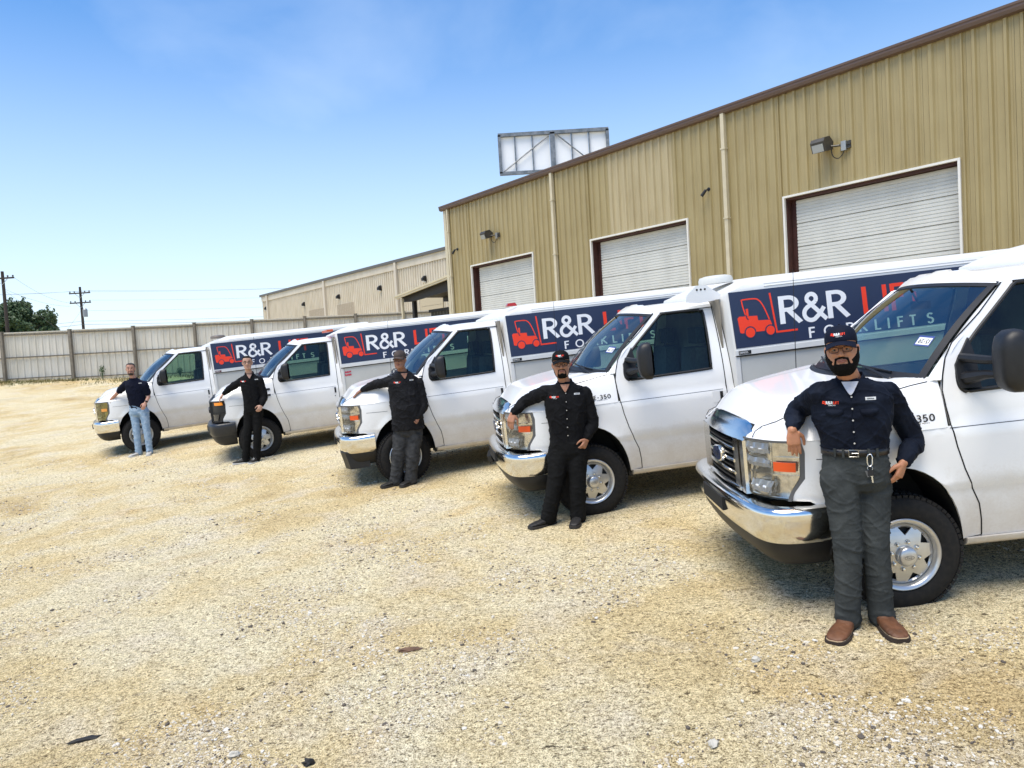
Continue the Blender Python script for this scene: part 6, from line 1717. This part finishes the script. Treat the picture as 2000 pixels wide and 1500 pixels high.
        mb = MB(); mb.grid(8, 8, lambda u, v: cf((u * 2 - 1) * (.003 + .042 * v ** .8) * S_, (-.074 + .075 * v) * S_, .0055)); vs_, fs_ = thicken(mb.v, mb.f, -.003); mk('undershirt' if um is not SK else 'open_neck', vs_, fs_, um, shirt)
        mb = MB()
        for i in range(14): pass
        plv = [cf(.0, -.075 * S_ - (L_ - .075 * S_ - (hemz + .01) * S_) * i / 12, .0022) for i in range(13)]
        mb.tube(plv, .0028, 5); mb.out('placket', SH, shirt)
        if o.get('buttons'):
            for i in range(o['buttons']):
                c = cf(.004, -.085 * S_ - (L_ - .14 * S_) * i / (o['buttons'] - .4), .0045); MB().tube([c, c + Fw * .004], .0052 * S_, 8).out('button', mat('snap_pearl', (.55, .55, .55), .2, .4), shirt)
    else:
        MB().tube([nk + (LX * math.cos(a) * .070 + Fw * math.sin(a) * .064) * S_ + up_sp * (.028 - .034 * (math.sin(a) > 0) * math.sin(a)) for a in [2 * math.pi * i / 20 for i in range(20)]], .007, 6, closed=True).out('neckband', SH, shirt, True)
    if o.get('logo'):
        logo_print(b, nk + LX * (-.150 * S_) + up_sp * (-.125 * S_) + Fw * .5, LX, up_sp, -Fw, .018 * S_, shirt)
    if o.get('tag'):
        f_ = lambda x, z, k: project(b, nk + LX * (o.get('tagx', .085) * S_ + x) + up_sp * (-.105 * S_ + z) + Fw * .5, -Fw, .002 + k)
        mb = MB(); mb.grid(4, 2, lambda u, v: f_(.055 * u * S_, .017 * v * S_, 0)); mk('chest_label', *thicken(mb.v, mb.f, .001), mat('label_grey', (.58, .58, .56), .6), shirt)
        mb = MB(); ms, tw_ = text_mesh('I-M-E', .010 * S_, .2, .2) if False else ([], 0)
        MB().tube([f_((.010 + .035 * i / 5) * S_, .0085 * S_, .002) for i in range(6)], .0016, 4).out('label_stitching', BLACKM, shirt)
    if o.get('pockets'):
        for q in (-1, 1):
            x0, x1 = (q * .045, q * .140); n = 8; f_ = lambda x, z, k=.004: project(b, nk + LX * x * S_ + up_sp * z * S_ + Fw * .5, -Fw, k)
            vs = []; fs = []
            for i in range(n + 1): x = x0 + (x1 - x0) * i / n; dip = .020 * math.cos((i / n - .5) * math.pi); vs += [f_(x, -.155, .0045), f_(x, -.178 - dip, .0075)]
            for i in range(n): fs.append((2 * i, 2 * i + 1, 2 * i + 3, 2 * i + 2))
            nn = (vs[fs[0][1]] - vs[fs[0][0]]).cross(vs[fs[0][2]] - vs[fs[0][0]]); fs = fs if nn.dot(Fw) > 0 else flip(fs)
            mk('pocket_flap', *thicken(vs, fs, .004), SH, shirt, True)
    # ---- belt
    if o.get('belt'):
        mb = MB(); c = pel + up_sp * .105 * S_; n = 40
        bt = bvh_of(tr); rg = []
        for i in range(n):
            a = 2 * math.pi * i / n; d = (R * math.cos(a) + Fw * math.sin(a)); rg.append(d)
        ra, rb_ = .176 * S_ * g, .136 * S_ * g; vs = []; fs = []
        for i, d in enumerate(rg):
            a = 2 * math.pi * i / n; p = c + R * math.cos(a) * ra + Fw * math.sin(a) * rb_; vs += [p - up_sp * .019 * S_, p + up_sp * .019 * S_]
        for i in range(n): j = (i + 1) % n; fs.append((2 * i, 2 * i + 1, 2 * j + 1, 2 * j))
        nn = (vs[1] - vs[0]).cross(vs[3] - vs[0]); fs = fs if nn.dot(rg[0]) > 0 else flip(fs)
        be = mk('belt', *thicken(vs, fs, .006), mat('belt_leather', (.010, .010, .011), .4), t, True)
        cb = c + Fw * (rb_ + .004) - LX * .004
        MB().tube([cb + LX * x * .026 + up_sp * z * .021 for x, z in ((-1, -1), (1, -1), (1, 1), (-1, 1))], .0035, 5, closed=True).out('buckle', mat('buckle_steel', (.5, .5, .48), .25, 1.), be)
        MB().tube([cb - LX * .01, cb + LX * .026], .002, 5).out('buckle_pin', MATS['buckle_steel'], be)
        for x in (-.105, -.06, .075, .12):
            p = c + LX * x * S_ + Fw * (rb_ * math.sqrt(max(.1, 1 - (x * S_ / ra) ** 2)) + .004); MB().obox(p, LX * .007, Fw * .003, up_sp * .026 * S_).out('belt_loop', TR, be)
        if o.get('keys'):
            # carabiner with key ring and keys hanging from the belt
            p = c + LX * .078 * S_ + Fw * (rb_ * .93 + .012) - up_sp * .012; up0 = V((0, 0, 1)); ALU = mat('carabiner', (.75, .75, .74), .2, 1.)
            ky = thing('key_set', 'silver carabiner with car keys hanging from the belt of the bearded man in front', 'keys', base + p)
            MB().tube([LX * x - up0 * z for x, z in ((-.008, -.004), (.008, -.008), (.0145, .01), (.013, .05), (.004, .068), (-.008, .064), (-.014, .045), (-.014, .01))], .0036, 6, closed=True).out('carabiner', ALU, ky, True)
            MB().tube([V((0, 0, -.078)) + LX * .014 * math.cos(a) + V((0, 0, .014 * math.sin(a))) for a in [2 * math.pi * i / 14 for i in range(14)]], .0014, 5, closed=True).out('key_ring', ALU, ky)
            MB().obox(V((0, 0, -.105)) + LX * .002, LX * .015, Fw * .005, up0 * .018).out('key_fob', BLACKP, ky); MB().obox(V((0, 0, -.112)) - LX * .016, LX * .006, Fw * .002, (LX * .3 - up0).normalized() * .020).out('key_fob', GREYP, ky)
            mb = MB(); mb.obox(V((0, 0, -.138)) + LX * .010, LX * .004, Fw * .0012, (up0 - LX * .1) * .026); mb.obox(V((0, 0, -.118)) + LX * .009, LX * .008, Fw * .0014, up0 * .008); mb.out('key', ALU, ky)
    # ---- shoes
    SO, SM = o['shoe'], o['sole']
    for s_ in 'RL':
        an, toe = P['an' + s_], P['toe' + s_]; d = toe - an; d.z = 0; ln = o.get('foot', .31) * S_; d = d.normalized(); lat = V((0, 0, 1)).cross(d); gz0 = toe.z; heel = V((an.x, an.y, gz0)) - d * .075 * S_
        sec = [(0, .030, .075, .030), (.06, .038, .105, .022), (.20, .040, .118, .02), (.34, .041, .100, .02), (.50, .046, .074, .02), (.68, .052, .062, .02), (.84, .050, .052, .02), (.94, .042, .043, .02), (1.0, .026, .032, .02)]
        sq = o.get('square', 1.)
        rings = [ring_e(heel + d * t_ * ln + V((0, 0, (h_ + l0) / 2 * S_)), lat, V((0, 0, 1)), w_ * S_ * o.get('fw', 1), (h_ - l0) / 2 * S_ * (1.15 if o.get('fw') else 1), 18, .75) for t_, w_, h_, l0 in sec]
        mb = MB(); mb.loft(rings); mb.tube([V((an.x, an.y, gz0 + .07 * S_)), V((an.x, an.y, gz0 + .17 * S_)) - d * .01], [.046 * S_, .050 * S_], 14)
        bt_ = remeshed(mb, 'boot' if o.get('boot') else 'shoe', SO, t, .008, 2, lambda p: .0022 * noise.noise(p * 42))
        k = [(heel + d * t_ * ln, w_ * S_ * o.get('fw', 1) + .005) for t_, w_ in ((-.01, .020), (.03, .034), (.2, .037), (.36, .036), (.52, .045), (.70, .053), (.86, .051), (.96, .042), (1.015, .024))]
        outl = [c + lat * w_ for c, w_ in k] + [c - lat * w_ for c, w_ in k[::-1]]
        mb = MB(); mb.loft([[V((p.x, p.y, gz0 + z)) for p in outl] for z in (.0, .010)]); 
        if o.get('boot'):
            hl_ = [p for p in outl if (p - heel).dot(d) < .33 * ln]; mb.loft([[V((p.x, p.y, gz0 - .0 + z)) for p in outl] for z in (.0101, .024 * S_)])
        else: mb.loft([[V((p.x, p.y, gz0 + z)) for p in outl] for z in (.0101, .022)])
        so_ = mb.out('sole', SM, bt_)
        if o.get('welt'): MB().tube([V((p.x, p.y, gz0 + .026 * S_)) for p in [heel + d * t_ * ln + lat * w_ for t_, w_ in ((.45, .045), (.6, .053), (.75, .056), (.88, .052), (.97, .042), (1.01, .024))] + [heel + d * t_ * ln - lat * w_ for t_, w_ in ((1.01, .024), (.97, .042), (.88, .052), (.75, .056), (.6, .053), (.45, .045))]], .0035, 5).out('welt', o['welt'], bt_)
        if o.get('laces'):
            mb = MB()
            for i in range(4): c = heel + d * (.42 + .08 * i) * ln + V((0, 0, (.098 - .013 * i) * S_)); mb.tube([c - lat * .022, c + V((0, 0, .008)), c + lat * .022], .003, 4)
            mb.out('laces', o['laces'], bt_)
    if o.get('watch'):
        wr, el = P['wrL'], P['elL']; d = (el - wr).normalized(); c = wr + d * .035; a_ = d.orthogonal().normalized(); b_ = d.cross(a_)
        wt = MB().tube([c + (a_ * math.cos(q) + b_ * math.sin(q)) * .034 for q in [2 * math.pi * i / 16 for i in range(16)]], .008, 6, closed=True).out('watch', BLACKP, t, True); MB().ball(c + toc_ * .036, .017, 8, 6).out('watch_face', BLACKM, wt)
    if o.get('ring'):
        d = (P['tipL'] - P['wrL']).normalized(); c = P['wrL'] + d * .115 * S_; MB().ball(c + toc_ * .012, .004, 6, 5).out('finger_ring', mat('buckle_steel', (.5, .5, .48), .25, 1.), t)
    return t, P, b

HAIRB = mat('hair_black', (.006, .005, .0045), .8, noise_amt=.3, scale=60, bump=.25, bscale=120, spec=.1)
HAIRD = mat('hair_dark_brown', (.022, .014, .010), .6, noise_amt=.3, scale=60, bump=.5, bscale=150)
SK1 = skin_mat('skin_tan', (.50, .22, .115)); SK2 = skin_mat('skin_brown', (.42, .19, .105)); SK3 = skin_mat('skin_weathered', (.31, .145, .085)); SK4 = skin_mat('skin_light', (.50, .29, .205)); SK5 = skin_mat('skin_pinkish', (.50, .26, .18))
NVY = cloth('shirt_navy', (.005, .007, .014), (.010, .014, .025), .75, .5); BLKC = cloth('shirt_black', (.006, .006, .007), (.010, .010, .011), .75); BLK3 = cloth('jacket_black', (.009, .009, .010), (.016, .016, .018), .7, .6)
CHAR = cloth('trouser_charcoal', (.034, .038, .038), (.055, .060, .058), .85, .5); BLKT = cloth('trouser_black', (.006, .006, .006), (.010, .010, .010), .8); GRYT = cloth('trouser_worn_grey', (.030, .031, .033), (.060, .061, .062), .85, .7, 12); JEAN = cloth('light_jeans', (.20, .30, .42), (.36, .46, .56), .85, .6, 14)
CAPN = cloth('cap_navy', (.008, .011, .024), None, .7); CAPB = cloth('cap_black', (.008, .008, .009), None, .75); CAPG = cloth('cap_grey_brown', (.085, .068, .060), (.055, .045, .042), .9)
BOOTB = mat('boot_brown', (.135, .052, .020), .6, noise_amt=.45, scale=16, bump=.3); SOLEB = mat('boot_sole', (.035, .022, .016), .8, noise_amt=.3, scale=20); WELT = mat('boot_welt', (.42, .30, .18), .6)
SHB = mat('shoe_black', (.010, .009, .009), .6, noise_amt=.3, scale=20, bump=.3); SOLD = mat('sole_dark', (.03, .026, .022), .8); SOLW = mat('sole_white', (.60, .60, .58), .6); SHW = mat('shoe_white', (.50, .49, .46), .6, noise_amt=.35, scale=22)
LN = glass_mat('spectacle_lens', (.95, .95, .95), .04)
FRB = mat('frame_brown', (.030, .012, .008), .35); FRK = mat('frame_black', (.008, .008, .008), .35)
WTEE = cloth('tee_white', (.62, .62, .66), None, .9)
down = (0, .2, -1)
person('bearded man in navy shirt and charcoal trousers leaning on the nearest van, brown boots', 1.045,
  dict(head=(1644, 684, 4.51), neck=(1660, 744, 4.58), pel=(1671, 912, 4.61), shR=(1604, 768, 4.62), shL=(1732, 768, 4.60), elR=(1556, 802, 4.91), wrR=(1547, 840, 4.70), elL=(1783, 856, 4.67), wrL=(1764, 903, 4.51),
       hipR=(1641, 935, 4.61), hipL=(1701, 935, 4.61), knR=(1655, 1065, 4.55), knL=(1710, 1065, 4.55), anR=(1657, 1204, 4.57), anL=(1720, 1204, 4.57), toeR=(1626, 1240, 4.35), toeL=(1751, 1240, 4.36)),
  4.45, 0., -.05, .07,
  dict(bulk=1.06, chest=1.12, headk=1.04, skin=SK1, jaw=1.10, vox=.0052, brow=HAIRB, beard=('full', HAIRB), cap=(CAPN, CAPN), glasses=(FRB, LN), trousers=CHAR, tw=1.0, shirt=NVY, hem=.085, under=WTEE, buttons=6, logo=1, tag=1, tagx=.075, pockets=1, belt=1, keys=1,
       foot=.345, fw=1.16, shoe=BOOTB, sole=SOLEB, boot=1, welt=WELT, ring=1, handR=dict(tip=(1556, 905, 4.69), palm=(.15, .9, .1), curl=.22, spread=.12, side=1), handL=dict(tip=(1745, 955, 4.51), palm=(-.6, .7, 0), curl=.35, side=-1)))
person('man in black shirt, black cap and glasses resting an arm on the second nearest van', 1.03,
  dict(head=(1096, 713, 7.57), neck=(1103, 750, 7.62), pel=(1109, 868, 7.64), shR=(1066, 766, 7.64), shL=(1142, 768, 7.64), elR=(1026, 784, 7.78), wrR=(1001, 808, 7.72), elL=(1157, 824, 7.64), wrL=(1146, 858, 7.56),
       hipR=(1093, 880, 7.64), hipL=(1126, 880, 7.64), knR=(1085, 942, 7.60), knL=(1128, 942, 7.58), anR=(1072, 1000, 7.62), anL=(1129, 1000, 7.58), toeR=(1035, 1010, 7.51), toeL=(1121, 1014, 7.39)),
  7.5, 0., 0., .03,
  dict(bulk=1.04, chest=1.06, headk=1.04, skin=SK2, jaw=1.06, vox=.0065, brow=HAIRB, beard=('short', HAIRB), cap=(CAPB, CAPB, True, mat('cap_mesh_grey', (.30, .30, .27), .8)), glasses=(FRK, LN), trousers=BLKT, tw=1.08, shirt=BLKC, hem=.02, buttons=6, logo=1, tag=1,
       shoe=SHB, sole=SOLD, boot=1, laces=SHB, handR=dict(tip=(994, 840, 7.68), palm=(.3, .8, -.1), curl=.3, side=1), handL=dict(tip=(1135, 880, 7.52), palm=(-.7, .5, 0), curl=.5, side=-1)))
person('older man in grey cap and long black jacket, arm stretched on the middle van', 1.0,
  dict(head=(781, 704, 10.27), neck=(787, 729, 10.32), pel=(797, 832, 10.34), shR=(762, 745, 10.30), shL=(818, 748, 10.36), elR=(733, 751, 10.40), wrR=(706, 762, 10.48), elL=(827, 790, 10.34), wrL=(817, 815, 10.24),
       hipR=(786, 842, 10.34), hipL=(809, 842, 10.36), knR=(779, 888, 10.30), knL=(806, 888, 10.30), anR=(774, 928, 10.32), anL=(803, 929, 10.32), toeR=(752, 934, 10.23), toeL=(786, 938, 10.15)),
  10.2, .15, -.35, -.02,
  dict(bulk=1.12, belly=.22, skin=SK3, jaw=1.08, vox=.0075, brow=HAIRB, cap=(CAPG, CAPG, False), glasses=(FRB, LN), trousers=GRYT, tw=1.18, shirt=BLK3, long=1, hem=-.05, buttons=0, tag=1, tagx=.06, logo=1, wrinkle=1.3,
       shoe=SHB, sole=SOLD, boot=1, handR=dict(tip=(691, 773, 10.48), palm=(.1, .2, -1), curl=.12, side=-1), handL=dict(tip=(803, 834, 10.17), palm=(-.3, 1, 0), curl=.45, side=-1)))
person('smiling young man with glasses, all in black, beside the van with black bumper', 1.025,
  dict(head=(483, 709, 13.62), neck=(487, 731, 13.67), pel=(494, 795, 13.69), shR=(475, 742, 13.69), shL=(507, 743, 13.69), elR=(453, 756, 13.80), wrR=(436, 770, 13.82), elL=(516, 773, 13.69), wrL=(511, 792, 13.60),
       hipR=(487, 802, 13.69), hipL=(503, 802, 13.69), knR=(484, 845, 13.65), knL=(503, 845, 13.65), anR=(480, 884, 13.67), anL=(501, 884, 13.67), toeR=(462, 890, 13.60), toeL=(489, 892, 13.47)),
  13.55, -.05, -.05, .0,
  dict(bulk=.90, skin=SK4, jaw=.95, vox=.008, brow=HAIRB, smile=True, glasses=(FRK, LN), trousers=BLKT, tw=.92, shirt=BLKC, hem=.03, buttons=0, logo=1, tag=1, headk=1.03,
       shoe=SHB, sole=SOLW, laces=SOLW, handR=dict(tip=(425, 784, 13.80), palm=(.3, .3, -1), curl=.25, side=-1), handL=dict(tip=(504, 803, 13.56), palm=(-.5, 1, 0), curl=.6, side=-1)))
person('man in dark t-shirt and light blue jeans leaning on the farthest van', 1.02,
  dict(head=(255, 721, 15.90), neck=(261, 740, 15.95), pel=(271, 800, 15.97), shR=(247, 750, 15.97), shL=(282, 751, 15.97), elR=(230, 767, 16.07), wrR=(217, 780, 16.10), elL=(290, 772, 16.00), wrL=(284, 787, 15.88),
       hipR=(263, 805, 15.97), hipL=(281, 805, 15.97), knR=(267, 842, 15.93), knL=(287, 842, 15.93), anR=(271, 873, 15.95), anL=(292, 873, 15.93), toeR=(260, 878, 15.83), toeL=(289, 880, 15.73)),
  15.83, -.05, -.1, .0,
  dict(bulk=.98, skin=SK5, jaw=1.0, vox=.008, brow=HAIRD, beard=('short', HAIRD), smile=True, trousers=JEAN, tw=.90, shirt=cloth('tee_navy', (.008, .010, .022)), short=1, collar=False, hem=-.02, tag=1, watch=1, wrinkle=1.2, headk=1.05,
       shoe=SHW, sole=SOLW, laces=SHB, handR=dict(tip=(211, 793, 16.06), palm=(.3, 1, 0), curl=.3, side=1), handL=dict(tip=(277, 802, 15.80), palm=(-.3, 1, 0), curl=.35, side=-1)))
